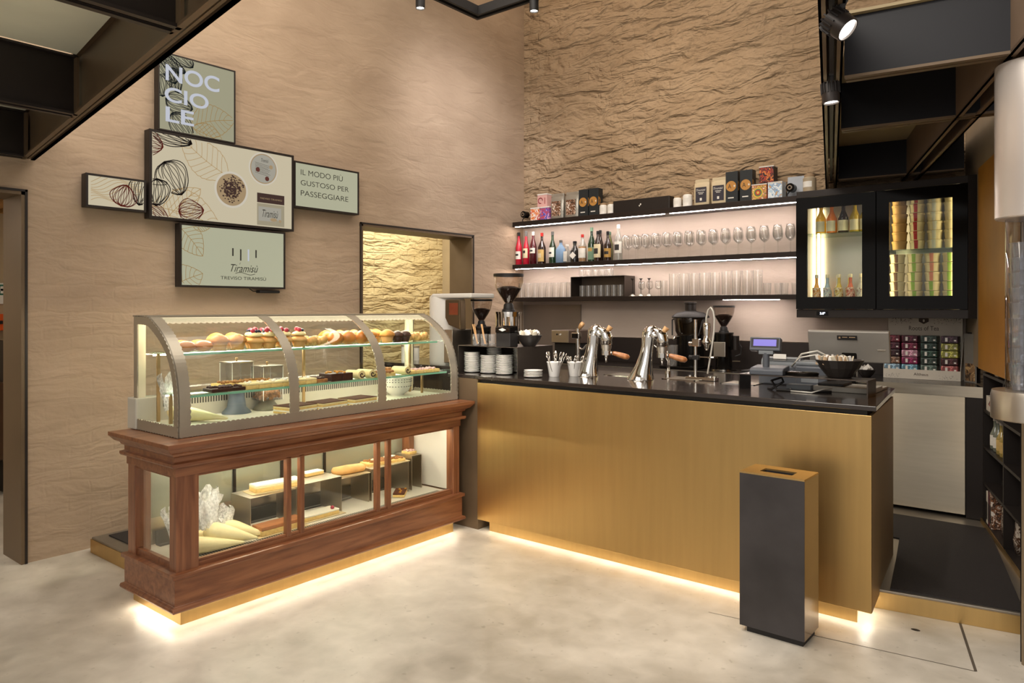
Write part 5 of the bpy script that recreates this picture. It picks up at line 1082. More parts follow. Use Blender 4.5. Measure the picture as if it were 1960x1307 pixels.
def abbox(label, x, w=.115, d=.09, h=.285, mono=True):
    t = T('coffee_box', label, 'box', (x, -.14, zs), 0, 'dark coffee boxes with a gold disc'); P('carton', MB().cb(0, 0, 0, w, d, h), DK, t, .002)
    fy = (Vector((0, -d/2, 0)), Vector((1, 0, 0)), Vector((0, 0, 1)), Vector((0, -1, 0))); m = MB(); disc(m, fy, -.005, h*.53, .048, .0008); m.add([(w/2+.0008, -d/2+.045*cos(a)*(1 if cos(a) > 0 else 0), h*.53+.045*sin(a)) for a in [2*pi*i/24 for i in range(24)]], [tuple(range(24))])
    P('gold_disc', m, GD, t)
    text('A', DK, t, fy, -.035, -.003, h*.46, h*.60, .0, world=False, lift=.0016); P('star_mark', MB().add([(.018, -d/2-.0018, h*.53), (.026, -d/2-.0018, h*.49), (.034, -d/2-.0018, h*.53), (.026, -d/2-.0018, h*.57)], [(0, 1, 2, 3)]), PW, t)
    text('B', DK, t, (Vector((w/2, 0, 0)), Vector((0, 1, 0)), Vector((0, 0, 1)), Vector((1, 0, 0))), -.035, -.005, h*.46, h*.60, .0, world=False, lift=.0016); P('small_print', MB().box(-.035, .02, -d/2-.001, -d/2-.0004, .04, .05), PW, t)
for x, l in ((.935, 'left one of the pair beside the foil bags'), (1.062, 'right one of the pair beside the foil bags'), (2.55, 'left one of the pair beside the paper bags'), (2.685, 'right one of the pair beside the paper bags')): abbox('dark box with gold disc, '+l, x)
def jar(label, x, y=-.16, z=zs, r=.04, h=.115, m=None):
    t = T('ceramic_jar', label, 'jar', (x, y, z), 0, 'pale lidded jars on the top shelf'); P('jar_body', MB().lathe([(r*.92, 0), (r, .004), (r, h*.8), (r*.8, h*.88)], 24), m or M_CHINA, t, smooth=True); P('jar_lid', MB().lathe([(r*.78, h*.88), (r*.82, h*.92), (r*.8, h*1.02), (r*.3, h*1.08), (.001, h*1.1)], 20), PT, t, smooth=True); P('jar_label', MB().lathe([(r*1.01, h*.3), (r*1.01, h*.62)], 10, a0=-pi*.8, a1=-pi*.3, cap=False), PW, t)
jar('pale jar beside the left pair of dark boxes, left of two', 1.165); jar('pale jar beside the left pair of dark boxes, right of two', 1.26); jar('pale jar right of the long black box, shorter of two', 2.0, h=.11); jar('pale jar right of the long black box, taller of two', 2.105, r=.046, h=.135)
lb = T('long_black_box', 'long low black box with a tiny white logo in the middle of the top shelf', 'box', (1.62, -.14, zs)); P('box_body', MB().cb(0, 0, 0, .63, .12, .125), M_BLACK, lb, .006); P('logo_mark', MB().box(-.02, .0, -.0612, -.0604, .055, .06).box(-.005, .008, -.0612, -.0604, .06, .075).box(-.015, -.008, -.0612, -.0604, .045, .055), PW, lb)
def tbox(label, x, z, w, h, m, side=None, d=.10):
    t = T('tea_box', label, 'box', (x, -.15, z)); P('carton', MB().cb(0, 0, 0, w, d, h), side or m, t, .002); P('front_print', MB().box(-w/2+.003, w/2-.003, -d/2-.0012, -d/2-.0004, .003, h-.012), m, t); P('carton_lid', MB().cb(0, 0, h-.008, w+.003, d+.003, .010), M_WHITE, t, .001); return t
t = tbox('orange box with concentric folk print beside the right dark boxes', 2.81, zs, .135, .14, photo_blob('print_folk', ['d05a26', 'e8c15a', '5d7f4a', 'c9462c', 'f2e4c8'], 45), mat('box_orange', 'b85a30', .5)); m = MB()
fy = (Vector((0, -.0515, 0)), Vector((1, 0, 0)), Vector((0, 0, 1)), Vector((0, -1, 0)))
for i, (r, k) in enumerate(((.045, 0), (.034, 1), (.024, 2), (.012, 0))): disc(m, fy, -.01, .065, r, .0006*(i+1), k)
P('ring_print', m, [mat('print_yellow', 'e0b84a', .5), mat('print_green', '4f7a52', .5), mat('print_red', 'b5402a', .5)], t)
tbox('pale blue and white box at the right of the top shelf', 2.95, zs, .125, .145, photo_blob('print_blue', ['b8cfe0', 'e6ebee', '8aa9c8', 'e0a24a'], 18), mat('box_pale', 'cdd2d4', .5))
t = tbox('dark box with red and orange print stacked on the orange and blue boxes', 2.875, zs+.1475, .13, .145, photo_blob('print_dark_red', ['1f1416', 'b23a26', '2a181a', 'd8793a'], 24), mat('box_oxblood', '2b1618', .5)); text('A', mat('print_orange_flat', 'd8793a', .5), t, fy, .0, .04, .04, .10, .0, world=False, lift=.002)
ONE('paper_sheet', MB().box(-.11, .11, -.004, .004, 0, .20), mat('paper_grey_blue', 'aeb4bd', .6), 'grey-white card leaning on the wall behind the right webcam', 'card', (3.12, -.06, zs), rot=(radians(-6), 0, 0))

# bottles on the middle shelf
zb = 2.0685
def bottle(label, x, h, r, gm, shoulder=.62, neck=.014, liquid=None, lab=None, capm=None, y=-.14, square=False, labz=(.15, .5), z=zb, lx=None, fill=.6, cat='bottle', group='spirit bottles on the middle shelf', caph=.11):
    t = T('bottle', label, cat, (x, y, z), random.uniform(-.2, .2) if not square else -.25, group); n = 24 if not square else 4; rr = r*(1.3 if square else 1); a0 = pi/4 if square else 0
    prof = [(rr*.9, 0), (rr, .005), (rr, h*shoulder*.86), (rr*.86, h*shoulder*.96), (neck*1.3, h*(shoulder+.12)), (neck, h*(shoulder+.17)), (neck, h*(1-caph*.5))]
    P('bottle_glass', MB().lathe(prof, n, a0=a0, a1=a0+2*pi), gm, t, smooth=True, bevel=.006 if square else 0)
    if liquid: P('liquid', MB().lathe([(rr*.84, .008), (rr*.9, .012), (rr*.9, h*shoulder*.84)] if fill > .55 else [(rr*.84, .008), (rr*.9, .012), (rr*.9, h*shoulder*fill)], n, a0=a0, a1=a0+2*pi), liquid, t, smooth=True)
    if capm: P('cap', MB().lathe([(neck*1.12, h*(1-caph)), (neck*1.18, h*(1-caph)+.002), (neck*1.18, h-.002), (neck*1.05, h)], 16), capm, t, smooth=True)
    if lab:
        a, b_ = labz
        if square: P('label', MB().box(-r*.8, r*.8, -r*.98, -r*.93, h*a, h*b_), lab, t)
        else: P('label', MB().lathe([(rr*1.012, h*a), (rr*1.012, h*b_)], 14, a0=-pi*.98, a1=-pi*.12, cap=False), lab, t, smooth='all')
    if lx: P('label_print', MB().lathe([(rr*1.02, h*(labz[0]+lx[1])), (rr*1.02, h*(labz[0]+lx[2]))], 10, a0=-pi*.78, a1=-pi*.35, cap=False), lx[0], t)
    return t
GG = mat('bottle_green_dark', '16301a', .08, 0, .05, spec=.9); GB = mat('bottle_brown_dark', '24120c', .08, 0, .05, spec=.9); GR = mat('bottle_red', 'b0142c', .08, 0, .05, spec=.9, emit=.05, emc='b0142c'); GRD = mat('bottle_dark_red', '4a0c16', .08, 0, .05, spec=.9)
GC = glassm('bottle_clear', 'eef2f0', .10, .8, .02, .06); GBL = mat('bottle_blue', '7f9fc0', .08, 0, .05, spec=.9); GBK = mat('bottle_black', '14110f', .1, 0, .05, spec=.9); GAM = mat('liquid_amber', 'c98a45', .1, 0, .05)
LW = mat('label_white', 'ddd9cf', .6, 0, .08, 30); LY = mat('label_ochre', 'c7a765', .6, 0, .15, 20); LC = mat('label_cream', 'd6c9a6', .6, 0, .1, 20); LD = mat('label_dark', '2e2a28', .6); LG = mat('label_green', '6f8c74', .6, 0, .1, 20); LGD = mat('label_gold', 'b08a48', .5); CR = mat('cap_red', 'b32a22', .4); CB = mat('cap_black', '1a1a1c', .3); CW = mat('cap_white', 'dcd8d0', .4); CG = mat('cap_grey', '5c5a58', .35)
bottle('bright red spirit bottle with black cap at the left end of the shelf', .035, .37, .037, GR, .62, lab=LW, capm=CB, labz=(.18, .42), lx=(LD, .10, .16))
bottle('bright red bottle with a metal pourer, second from the left', .14, .38, .037, GR, .55, lab=LC, capm=CG, labz=(.2, .48), caph=.16, lx=(LD, .14, .22))
bottle('dark red bottle with white cap, third from the left', .24, .365, .039, GRD, .64, lab=LW, capm=CW, labz=(.34, .5), lx=(LD, .05, .10))
bottle('brown bottle with red cap and ochre label', .36, .345, .045, GB, .6, lab=LY, capm=CR, labz=(.08, .46), lx=(LC, .12, .26))
bottle('green bottle with white label and pale cap', .505, .35, .04, GG, .58, lab=LW, capm=CG, labz=(.2, .5), lx=(LD, .10, .16))
bottle('pale blue square gin bottle with grey cap', .615, .25, .042, GBL, .66, .016, lab=None, capm=CG, square=True)
bottle('short clear bottle with black-framed white label', .70, .20, .034, GC, .62, .015, liquid=None, lab=LW, capm=CW, square=True, labz=(.08, .62))
bottle('squat black gin bottle with white diamond label', .79, .23, .047, GBK, .62, .018, capm=CB, y=-.13)
t = bottle('clear bottle of amber spirit with red cap and white label', .895, .295, .045, GC, .66, .014, liquid=GAM, lab=LW, capm=CR, square=False, labz=(.15, .5))
bottle('tall dark green liqueur bottle with green label', 1.01, .36, .041, GG, .62, lab=LG, capm=LG, labz=(.06, .42), lx=(LGD, .24, .34))
bottle('dark bottle with grey cap standing behind the green label one', 1.065, .335, .036, GB, .62, capm=CB, y=-.06)
bottle('brown bottle with cream label bearing dark marks', 1.105, .315, .042, GB, .66, lab=LC, capm=CB, labz=(.12, .56), lx=(LD, .12, .3), y=-.17)
bottle('yellow-green bottle standing half hidden behind two brown ones', 1.185, .31, .036, mat('bottle_olive', '5c5f2c', .1, spec=.9), .66, capm=LG, y=-.07)
bottle('dark bottle with gold label left of the clear bottle', 1.22, .305, .040, GB, .62, lab=LGD, capm=CB, labz=(.12, .42), lx=(LD, .1, .2), y=-.16)
bottle('clear bottle with white cap and white label, rightmost bottle', 1.345, .365, .041, GC, .64, .014, lab=LW, capm=CW, labz=(.2, .52), lx=(LD, .08, .24), y=-.16)
P('diamond_label', MB().add([(-.04, -.0485, .075), (0, -.0495, .035), (.04, -.0485, .075), (0, -.0475, .115)], [(0, 1, 2, 3)]), LW, [o for o in C.objects if o.get('label', '').startswith('squat black gin')][0])
# wine glasses
def wineglass():
    t = T('wine_glass', '-', 'wine glass'); P('bowl', MB().lathe([(.004, .105), (.02, .115), (.038, .135), (.043, .165), (.040, .205), (.033, .245), (.0318, .245), (.0385, .205), (.0415, .165), (.0365, .137), (.018, .118), (.001, .112)], 22, cap=False), M_WINE, t, smooth='all')
    P('stem', MB().lathe([(.006, .004), (.0035, .02), (.003, .09), (.005, .106)], 8), M_WINE, t, smooth='all'); P('foot', MB().lathe([(.036, 0), (.036, .0015), (.02, .003), (.006, .006)], 22), M_WINE, t, smooth=True); return t
wg = wineglass(); xs = [1.45, 1.56, 1.67, 1.78, 1.895, 2.01, 2.13, 2.25, 2.37, 2.49, 2.61, 2.73, 2.85, 2.97, 3.08]
for i, x in enumerate(xs): place(wg, i, (x, -.19, zb), 0, 'clear wine glass on the middle shelf, %s in the front row' % ordl(i, len(xs), 'left', 'right'), 'wine glasses, front row')
for i, x in enumerate(xs): dup(wg, (x-.03, -.09, zb), 0, 'clear wine glass on the middle shelf, %s in the back row' % ordl(i, len(xs), 'left', 'right'), 'wine glasses, back row')
# low shelf glasses
zl = 1.7005
for i, x in enumerate((.10, .195, .29, .385, .48, .575, .67, .755)): tumbler('tall_tumbler', 'tall upturned tumbler at the left of the lowest shelf, %s of eight' % ordl(i, 8, 'left', 'right'), (x, -.17, zl), .043, .036, .16, 'upturned tumblers at the left')
gb = T('glass_rack', 'dark open-fronted metal box on the lowest shelf with tumblers inside and on top', 'rack', (1.14, -.14, zl))
for a in ((-.325, .325, -.105, .105, .205, .21), (-.325, .325, -.105, .105, 0, .004)): P('rack_plate', MB().box(*a), M_ORG, gb)
P('rack_side', MB().box(-.325, -.32, -.105, .105, .004, .205), M_ORG, gb); P('rack_side', MB().box(.32, .325, -.105, .105, .004, .205), M_ORG, gb); P('rack_back', MB().box(-.32, .32, .10, .105, .004, .205), mat('rack_back_bronze', '6f6055', .5, .3), gb)
for i in range(7): tumbler('rack_tumbler', 'cut tumbler inside the metal rack, %s of seven' % ordl(i, 7, 'left', 'right'), (.90+.077*i, -.15, zl+.0045), .031, .034, .115, 'tumblers inside the rack')
for i in range(5): tumbler('small_tumbler', 'small tumbler standing on top of the metal rack, %s of five' % ordl(i, 5, 'left', 'right'), (.90+.085*i, -.15, zl+.2105), .034, .036, .075, 'tumblers on top of the rack')
cn = T('cocktail_measure', '-', 'jigger', group='thin steel measures'); P('measure_foot', MB().lathe([(.036, 0), (.036, .002), (.02, .014), (.004, .024)], 20), M_STEELH, cn, smooth='all'); P('measure_rod', MB().cyl(0, 0, .02, .165, .003, 8), M_BLACK, cn); P('measure_top', MB().lathe([(.003, .15), (.008, .165), (.018, .172), (.018, .176)], 18), M_BLACK, cn, smooth=True)
run(cn, [(1.53, -.20, zl), (1.625, -.20, zl), (1.715, -.20, zl)], 'thin-stemmed steel and black bar measure right of the rack, %s of three', 'thin steel measures')
for i, x in enumerate((1.575, 1.665, 1.76)):
    o = dup(wg, (x, -.09, zl), 0, 'small stemmed glass behind the bar measures, %s of three' % ordl(i, 3, 'left', 'right'), 'small stemmed glasses', (.8, .8, .62))
tumbler('short_tumbler', 'narrow short tumbler left of the tall straight glasses', (1.85, -.15, zl), .033, .036, .15, 'tall straight glasses')
for i in range(5): tumbler('tall_glass', 'tall straight glass in the middle of the lowest shelf, %s of five' % ordl(i, 5, 'left', 'right'), (1.955+.105*i, -.15, zl), .043, .046, .215, 'tall straight glasses')
for i in range(4): tumbler('cut_highball', 'faceted highball glass right of the tall straight ones, %s of four' % ordl(i, 4, 'left', 'right'), (2.485+.098*i, -.15, zl), .040, .044, .225, 'faceted highball glasses', ribs=1)
for i in range(4): tumbler('low_tumbler', 'low tumbler at the right of the lowest shelf, %s of four' % ordl(i, 4, 'left', 'right'), (2.865+.075*i, -.15+.07*(i % 2), zl), .030, .036, .105, 'low tumblers at the right end')
# ================================================================== WALL FRIDGE
fr_ = T('wall_fridge', 'black wall-mounted display fridge with two tinted glass doors, lit inside', 'fridge', (3.83, -.25, 1.505))
PF = dict(parent=fr_, world=True)
fx0, fx1, fy_, fz0, fz1 = 3.225, 4.44, -.48, 1.505, 2.54
P('carcass', MB().box(fx0, fx1, fy_, -.02, 2.486, fz1).box(fx0, fx1, fy_, -.02, fz0, 1.572).box(fx0, fx0+.04, fy_+.03, -.02, 1.572, 2.486).box(fx1-.06, fx1, fy_+.03, -.02, 1.572, 2.486).box(3.80, 3.87, fy_+.03, -.02, 1.572, 2.486).box(fx0+.04, fx1-.06, -.04, -.02, 1.572, 2.486), M_BLACK, bevel=.002, **PF)
P('side_casing', MB().prism([(4.44, -.50), (4.50, -.48), (4.385, -.02), (4.36, -.02)], 1.505, 2.54), M_BLACK, **PF)
P('inner_lining', MB().box(3.27, 3.79, -.05, -.041, 1.573, 2.485).box(3.88, 4.375, -.05, -.041, 1.573, 2.485), M_STEELH, **PF)
P('inner_side', MB().box(3.266, 3.272, -.44, -.05, 1.573, 2.485).box(3.792, 3.798, -.44, -.05, 1.573, 2.485).box(3.872, 3.878, -.44, -.05, 1.573, 2.485).box(4.372, 4.378, -.44, -.05, 1.573, 2.485), M_STEELH, **PF)
LF = emis('led_fridge', 'ffe9b8', 9)
P('light_tube', MB().box(3.285, 3.30, -.12, -.10, 1.62, 2.44), LF, **PF); P('light_tube', MB().box(3.765, 3.78, -.40, -.38, 1.62, 2.44), LF, **PF); P('light_tube', MB().box(4.355, 4.37, -.42, -.40, 1.62, 2.44), LF, **PF); P('light_tube', MB().box(3.885, 3.90, -.42, -.40, 1.62, 2.44), LF, **PF)
for a, b, z in ((3.275, 3.79, 2.185), (3.88, 4.37, 2.022)):
    P('fridge_shelf', MB().box(a, b, -.43, -.06, z, z+.008), SH, **PF)
for (a, b, wa, wb, nm) in ((3.228, 3.828, 3.316, 3.732, 'left'), (3.836, 4.437, 3.924, 4.342, 'right')):
    y0, y1 = -.502, -.484; m = MB().box(a, wa, y0, y1, 1.574, 2.482).box(wb, b, y0, y1, 1.574, 2.482).box(wa, wb, y0, y1, 1.574, 1.672).box(wa, wb, y0, y1, 2.39, 2.482)
    d = P('door', m, M_GLOSSBLK, label='%s tinted glass door' % nm, **PF); P('door_pane', MB().box(wa, wb, y0+.004, y0+.008, 1.672, 2.39), M_GLASS, d, world=True)
P('display', MB().box(3.385, 3.475, -.4835, -.480, 1.522, 1.556), M_GLOSSBLK, **PF)
text('3.8°', emis('digit_white', 'e6ecff', 3), fr_, frame_y(-.4836), 3.412, 3.452, 1.530, 1.549, .02, lift=.001)
JY = mat('juice_yellow', 'e0a21e', .15, emit=.12); JO = mat('juice_orange', 'cf6a1c', .15, emit=.08); JD = mat('juice_dark', '2a1410', .12); JG = mat('juice_amber_green', 'a5861e', .15, emit=.06)
for i, (x, jm_) in enumerate(zip((3.375, 3.46, 3.55, 3.638, 3.715), (JY, JO, JD, JG, JG))):
    bottle('%s juice bottle with cream label on the upper fridge shelf, %s' % (('yellow', 'orange', 'dark', 'amber', 'green-amber')[i], ordl(i, 5, 'left', 'right')), x, .27, .040, jm_, .52, .014, lab=LC, capm=CW, y=-.33, z=2.1935, labz=(.06, .38), cat='bottle', group='juice bottles in the fridge', caph=.12)
for i, (x, c) in enumerate(zip((3.35, 3.435, 3.525, 3.612, 3.69), ('e59a2c', '93a3a8', 'c2a436', 'c05a36', 'b5ac98'))):
    nm = ('orange', 'grey-blue', 'olive-yellow', 'red-orange', 'pale')[i]
    bottle('slim %s soda bottle on the fridge floor, front row, %s' % (nm, ordl(i, 5, 'left', 'right')), x, .285, .032, mat('soda_%d' % i, c, .3, 0, .25, 30, emit=.03), .58, .012, lab=photo_blob('soda_print_%d' % i, [c, 'ddd0b5', c, '8a4a30'], 50), capm=LC, y=-.36, z=1.5725, labz=(.2, .62), group='soda bottles in the fridge', caph=.1)
    bottle('slim %s soda bottle behind the front row, %s' % (nm, ordl(i, 5, 'left', 'right')), x+.04, .285, .032, MATS['soda_%d' % i], .58, .012, lab=MATS['soda_print_%d' % i], capm=LC, y=-.20, z=1.5725, labz=(.2, .62), group='soda bottles in the fridge', caph=.1)
# tubs
def tub(bm_, bandc=None, nm='tub'):
    t = T('dessert_tub', '-', 'tub'); P('tub_cup', MB().lathe([(.048, 0), (.050, .002), (.0555, .056), (.053, .056)], 28), bm_, t, smooth=True); P('tub_lid', MB().lathe([(.058, .052), (.059, .054), (.059, .066), (.057, .068), (.001, .0675)], 28), bm_, t, smooth=True)
    if bandc: P('seal_band', MB().lathe([(.0508, .004), (.0562, .0535)], 5, a0=-pi*.58, a1=-pi*.42, cap=False).lathe([(.0598, .052), (.0598, .068)], 5, a0=-pi*.58, a1=-pi*.42, cap=False), bandc, t)
    return t
TB = mat('tub_paper', 'dccca0', .6, 0, .05, 10); TK = mat('tub_kraft', 'b98f52', .6, 0, .06, 10)
BR_ = mat('band_red', 'b3262a', .5); BG_ = mat('band_green', '93b545', .5); BO = mat('band_coral', 'd98a6c', .5); BK_ = mat('band_brown', '6b4a30', .5); BP = mat('band_pale', 'd8d8c8', .5)
protos = {}
def tubs(x, z, n, key, bm_, band_, what, y=-.34, pitch=.0695):
    for i in range(n):
        lab = '%s, %s in %s' % (what[0], 'bottom one' if i == 0 else 'top one' if i == n-1 else ORD[i]+' from the bottom', what[1])
        loc = (x+random.uniform(-.002, .002), y, z+i*pitch)
        if key not in protos: protos[key] = tub(bm_, band_); o = protos[key]; o.location = loc
        else: o = dup(protos[key], loc)
        o['label'] = lab; o['group'] = 'paper tubs in the fridge'; o.scale = (.93, .93, 1); o.rotation_euler = (0, 0, random.uniform(-.08, .08))
tubs(3.965, 2.0305, 6, 'k', TK, None, ('kraft paper tub', 'the upper leftmost fridge stack'))
tubs(4.085, 2.0305, 6, 'r', TB, BR_, ('pale tub with red band', 'the upper second fridge stack'))
tubs(4.205, 2.0305, 6, 'p', TB, BP, ('pale tub', 'the upper third fridge stack'))
tubs(4.318, 2.0305, 6, 'n', TB, None, ('pale tub', 'the upper rightmost fridge stack'))
tubs(3.95, 1.5725, 6, 'b', TB, BK_, ('pale tub with brown band', 'the lower leftmost fridge stack'), pitch=.071)
tubs(4.07, 1.5725, 6, 'g', TB, BG_, ('pale tub with green band', 'the lower second fridge stack'), pitch=.071)
tubs(4.19, 1.5725, 3, 'g', TB, BG_, ('pale tub with green band', 'the lower third fridge stack'), pitch=.071); tubs(4.19, 1.5725+.213, 3, 'c', TB, BO, ('pale tub with coral band', 'the lower third fridge stack'), pitch=.071)
tubs(4.308, 1.5725, 6, 'g', TB, BG_, ('pale tub with green band', 'the lower rightmost fridge stack'), pitch=.071)
jar('pale jar with kraft lid on the left end of the fridge top, in front', 3.29, -.35, 2.541, .052, .15, mat('jar_beige', 'a8987f', .5)); jar('smaller pale jar behind the front jar on the fridge top', 3.215+.03, -.16, 2.541, .038, .13, MATS['jar_beige'])

# ================================================================== TEA DISPLAY
td = T('tea_display', 'cardboard tea display headed Roots of Tea on the right of the back bench', 'display stand', (4.1, -.2, 1.031))
CD = mat('display_card', 'cfc7b9', .6, 0, .04); PT_ = dict(parent=td, world=True)
P('header_board', MB().box(3.835, 4.355, -.10, -.09, 1.031, 1.505), CD, **PT_)
P('tray_front', MB().box(3.835, 4.365, -.275, -.27, 1.031, 1.105), CD, **PT_); P('tray_side', MB().prism_x([(-.275, 1.031), (-.10, 1.031), (-.10, 1.38), (-.27, 1.12)], 3.835, 3.838), CD, **PT_); P('tray_side', MB().prism_x([(-.275, 1.031), (-.10, 1.031), (-.10, 1.38), (-.27, 1.12)], 4.362, 4.365), CD, **PT_)
IB = mat('ink_brown', '4a3a30', .6)
text('Roots of Tea', IB, td, frame_y(-.1002), 3.985, 4.195, 1.405, 1.440, .0, lift=.001)
f5 = frame_y(-.1005); m = MB(); m.add(on_frame(f5, [(4.055, 1.505), (4.125, 1.505), (4.125, 1.475), (4.09, 1.455), (4.055, 1.475)], .0005), [(0, 1, 2, 3, 4)], 0); disc(m, f5, 4.09, 1.482, .007, .001, 1, 16, .011); P('leaf_emblem', m, [IB, CD], td, world=True); m = MB()
for i in range(90):
    x = random.choice((random.uniform(3.85, 4.02), random.uniform(4.16, 4.34))); z = 1.50-abs(random.gauss(0, .018)); disc(m, f5, x, max(1.44, z), random.uniform(.0015, .0035), .0006, 0, 5)
P('header_print', m, [IB, CD], td, world=True)
m = MB(); f6 = frame_y(-.2755)
for i in range(50): disc(m, f6, random.choice((random.uniform(3.85, 3.95), random.uniform(4.22, 4.35))), random.uniform(1.04, 1.07), .002, .0006, 0, 5)
P('tray_print', m, IB, td, world=True); text('Althaus', IB, td, f6, 4.05, 4.15, 1.060, 1.080, .0, lift=.001)
cols = [['5a1f2a', '3a1420', '2a1418', '6a5040', '6b8494', '22345a'], ['3d1220', '5a1830', 'a87888', '6a1c40', '5b8090', '33261c'], ['26332e', '1f2f2a', '24382f', '2a352f', '4c5a52', '3a4a44'], ['34202c', '7c7a3c', '8c8a40', '3a1a1c', '8a4a48', 'a02028']]
TXT = ['dark red', 'burgundy', 'dusty', 'plum', 'blue-grey', 'dark']
k = 0
for c in range(4):
    for r in range(6):
        x = (3.893, 4.017, 4.150, 4.288)[c]; z = 1.032+.0565*(5-r)
        t = T('tea_packet', 'tea packet in the %s column of the tea display, %s' % (('leftmost', 'second', 'third', 'rightmost')[c], 'top one' if r == 0 else 'bottom one' if r == 5 else ORD[r]+' from the top'), 'tea packet', (x, -.19, z), 0, 'tea packets in the display')
        mm = photo_blob('tea_%d_%d' % (c, r), [cols[c][r], cols[c][r], '%02x%02x%02x' % tuple(min(255, int(int(cols[c][r][j:j+2], 16)*1.5+18)) for j in (0, 2, 4))], 30, .35)
        P('packet_body', MB().cb(0, 0, 0, .112, .13, .053), mm, t, .006); P('white_badge', MB().box(-.028, -.012, -.0662, -.0655, .012, .042).box(.03, .045, -.0662, -.0655, .016, .026), PW, t); k += 1
mb_ = T('menu_folder', 'grey menu folder with a picture standing right of the tea display', 'folder', (4.44, -.30, 1.031), radians(-50))
P('front_cover', MB().box(-.07, .07, -.014, -.010, 0, .36), mat('folder_grey', '7a7772', .5), mb_); P('back_cover', MB().box(-.07, .075, .010, .014, 0, .37), M_BLACK, mb_); P('picture', MB().box(-.055, .055, -.0155, -.0142, .01, .14), photo_blob('print_folder', ['3a2a20', '8a6a48', 'c0a070'], 20), mb_)
bl2 = bowl('dark_bowl', 'dark bowl of white sachets on the back bench beside the tea display', (3.72, -.32, 1.031), .07, .06, M_BOWL)
sachets(3.72, -.32, 1.031+.065, .045, 5, [PW], '%s sachet in the small bowl beside the tea display', 'sachets beside the tea display')

# ================================================================== CASH POINT
ri = T('counter_riser', 'dark steel bridge riser on the right of the counter carrying display and bowl', 'riser', (3.87, -2.32, 1.10))
P('riser_top', MB().box(3.51, 4.22, -2.43, -2.25, 1.186, 1.192), M_ORG, ri, .001, world=True)
P('riser_leg', MB().box(3.51, 3.516, -2.43, -2.25, 1.10, 1.186), M_ORG, ri, world=True); P('riser_leg', MB().box(4.214, 4.22, -2.43, -2.25, 1.10, 1.186), M_ORG, ri, world=True)
PG = mat('pos_grey', '4d5056', .45, 0, .05); PGL = mat('pos_light', '75797c', .45)
cd = T('customer_display', 'grey customer display with violet screen on a short pole', 'display', (3.655, -2.34, 1.1925), radians(6)); cd.scale = (.88, .88, .95)
P('base_box', MB().prism_x([(-.10, 0), (.10, 0), (.10, .05), (-.06, .042), (-.10, .03)], -.10, .115), PG, cd, .005); P('pole', MB().cyl(-.015, .0, .04, .13, .022, 20), PG, cd, smooth=True); P('swivel', MB().box(-.06, .035, -.02, .02, .122, .145), PGL, cd, .003)
hd = MB().box(-.10, .10, -.025, .03, 0, .085); hd.xf(Matrix.Translation((-.02, 0, .14)) @ Matrix.Rotation(radians(-14), 4, 'X')); P('display_head', hd, PG, cd, .006)
sc3 = MB().box(-.075, .075, -.0265, -.025, .028, .070); sc3.xf(Matrix.Translation((-.02, 0, .14)) @ Matrix.Rotation(radians(-14), 4, 'X')); P('violet_screen', sc3, emis('screen_violet', '8478d8', .75), cd)
sc4 = MB().box(-.09, .09, -.0258, -.0248, .018, .078); sc4.xf(Matrix.Translation((-.02, 0, .14)) @ Matrix.Rotation(radians(-14), 4, 'X')); P('screen_frame', sc4, M_MATBLK, cd)
pr = T('receipt_printer', 'grey receipt printer with rounded cover behind the customer display', 'printer', (3.60, -1.93, 1.10)); P('printer_body', MB().box(-.12, .12, -.10, .10, 0, .12), PG, pr, .01); P('printer_cover', MB().tube([(-.12, 0, .12), (.12, 0, .12)], .05, 20), PGL, pr, smooth=True); P('paper_slot', MB().box(-.10, .10, -.06, -.045, .155, .16), M_MATBLK, pr); P('paper_strip', MB().box(-.04, .04, -.055, -.05, .15, .19), PW, pr)
pr = T('fiscal_printer', 'dark grey fiscal printer right of the receipt printer', 'printer', (3.815, -1.985, 1.10)); P('printer_body', MB().box(-.09, .10, -.10, .10, 0, .13), PG, pr, .012); P('printer_cover', MB().box(-.09, .10, -.09, .09, .13, .155), PGL, pr, .008); P('name_plate', MB().box(-.02, .03, -.102, -.1, .075, .083), PW, pr); P('front_slot', MB().box(-.05, .05, -.102, -.1, .03, .055), PGL, pr)
ONE('contactless_pad', MB().loft([(0, 0, 0, .095, .06), (0, 0, .016, .10, .065), (0, 0, .022, .09, .055)], 28), M_GLOSSBLK, 'black oval pad on the steel riser between display and bowl', 'pad', (3.835, -2.31, 1.1925), smooth=True)
cbl = MB().tube([(3.70, -2.0, 1.24), (3.76, -2.06, 1.30), (3.84, -2.02, 1.32), (3.90, -1.97, 1.28), (3.93, -1.95, 1.22)], .006, 8)
ONE('cable', cbl, MATS['hose_white'], 'thick white cable looping over the printers', 'cable', smooth='all'); ONE('cable', MB().tube([(3.69, -2.03, 1.22), (3.76, -2.09, 1.28), (3.85, -2.05, 1.30), (3.92, -2.0, 1.25)], .005, 8), MATS['hose_white'], 'thinner white cable just below the thick looping one', 'cable', smooth='all')
ONE('cable', MB().tube([(3.64, -2.30, 1.105), (3.68, -2.36, 1.106), (3.74, -2.33, 1.15), (3.71, -2.27, 1.17), (3.66, -2.3, 1.15), (3.72, -2.38, 1.106), (3.85, -2.36, 1.106), (4.0, -2.30, 1.107)], .007, 8), M_MATBLK, 'black cable coiled under the steel riser', 'cable', smooth='all')
ONE('cable', MB().tube([(3.75, -2.24, 1.105), (3.80, -2.38, 1.105), (3.92, -2.40, 1.105), (3.96, -2.3, 1.12), (4.0, -2.2, 1.12)], .004, 8), MATS['hose_white'], 'thin white cable lying under the steel riser', 'cable', smooth='all')
ONE('power_adapter', MB().box(-.07, .07, -.035, .035, 0, .03), PGL, 'grey adapter box under the steel riser', 'adapter', (3.80, -2.22, 1.1005), bevel=.004)
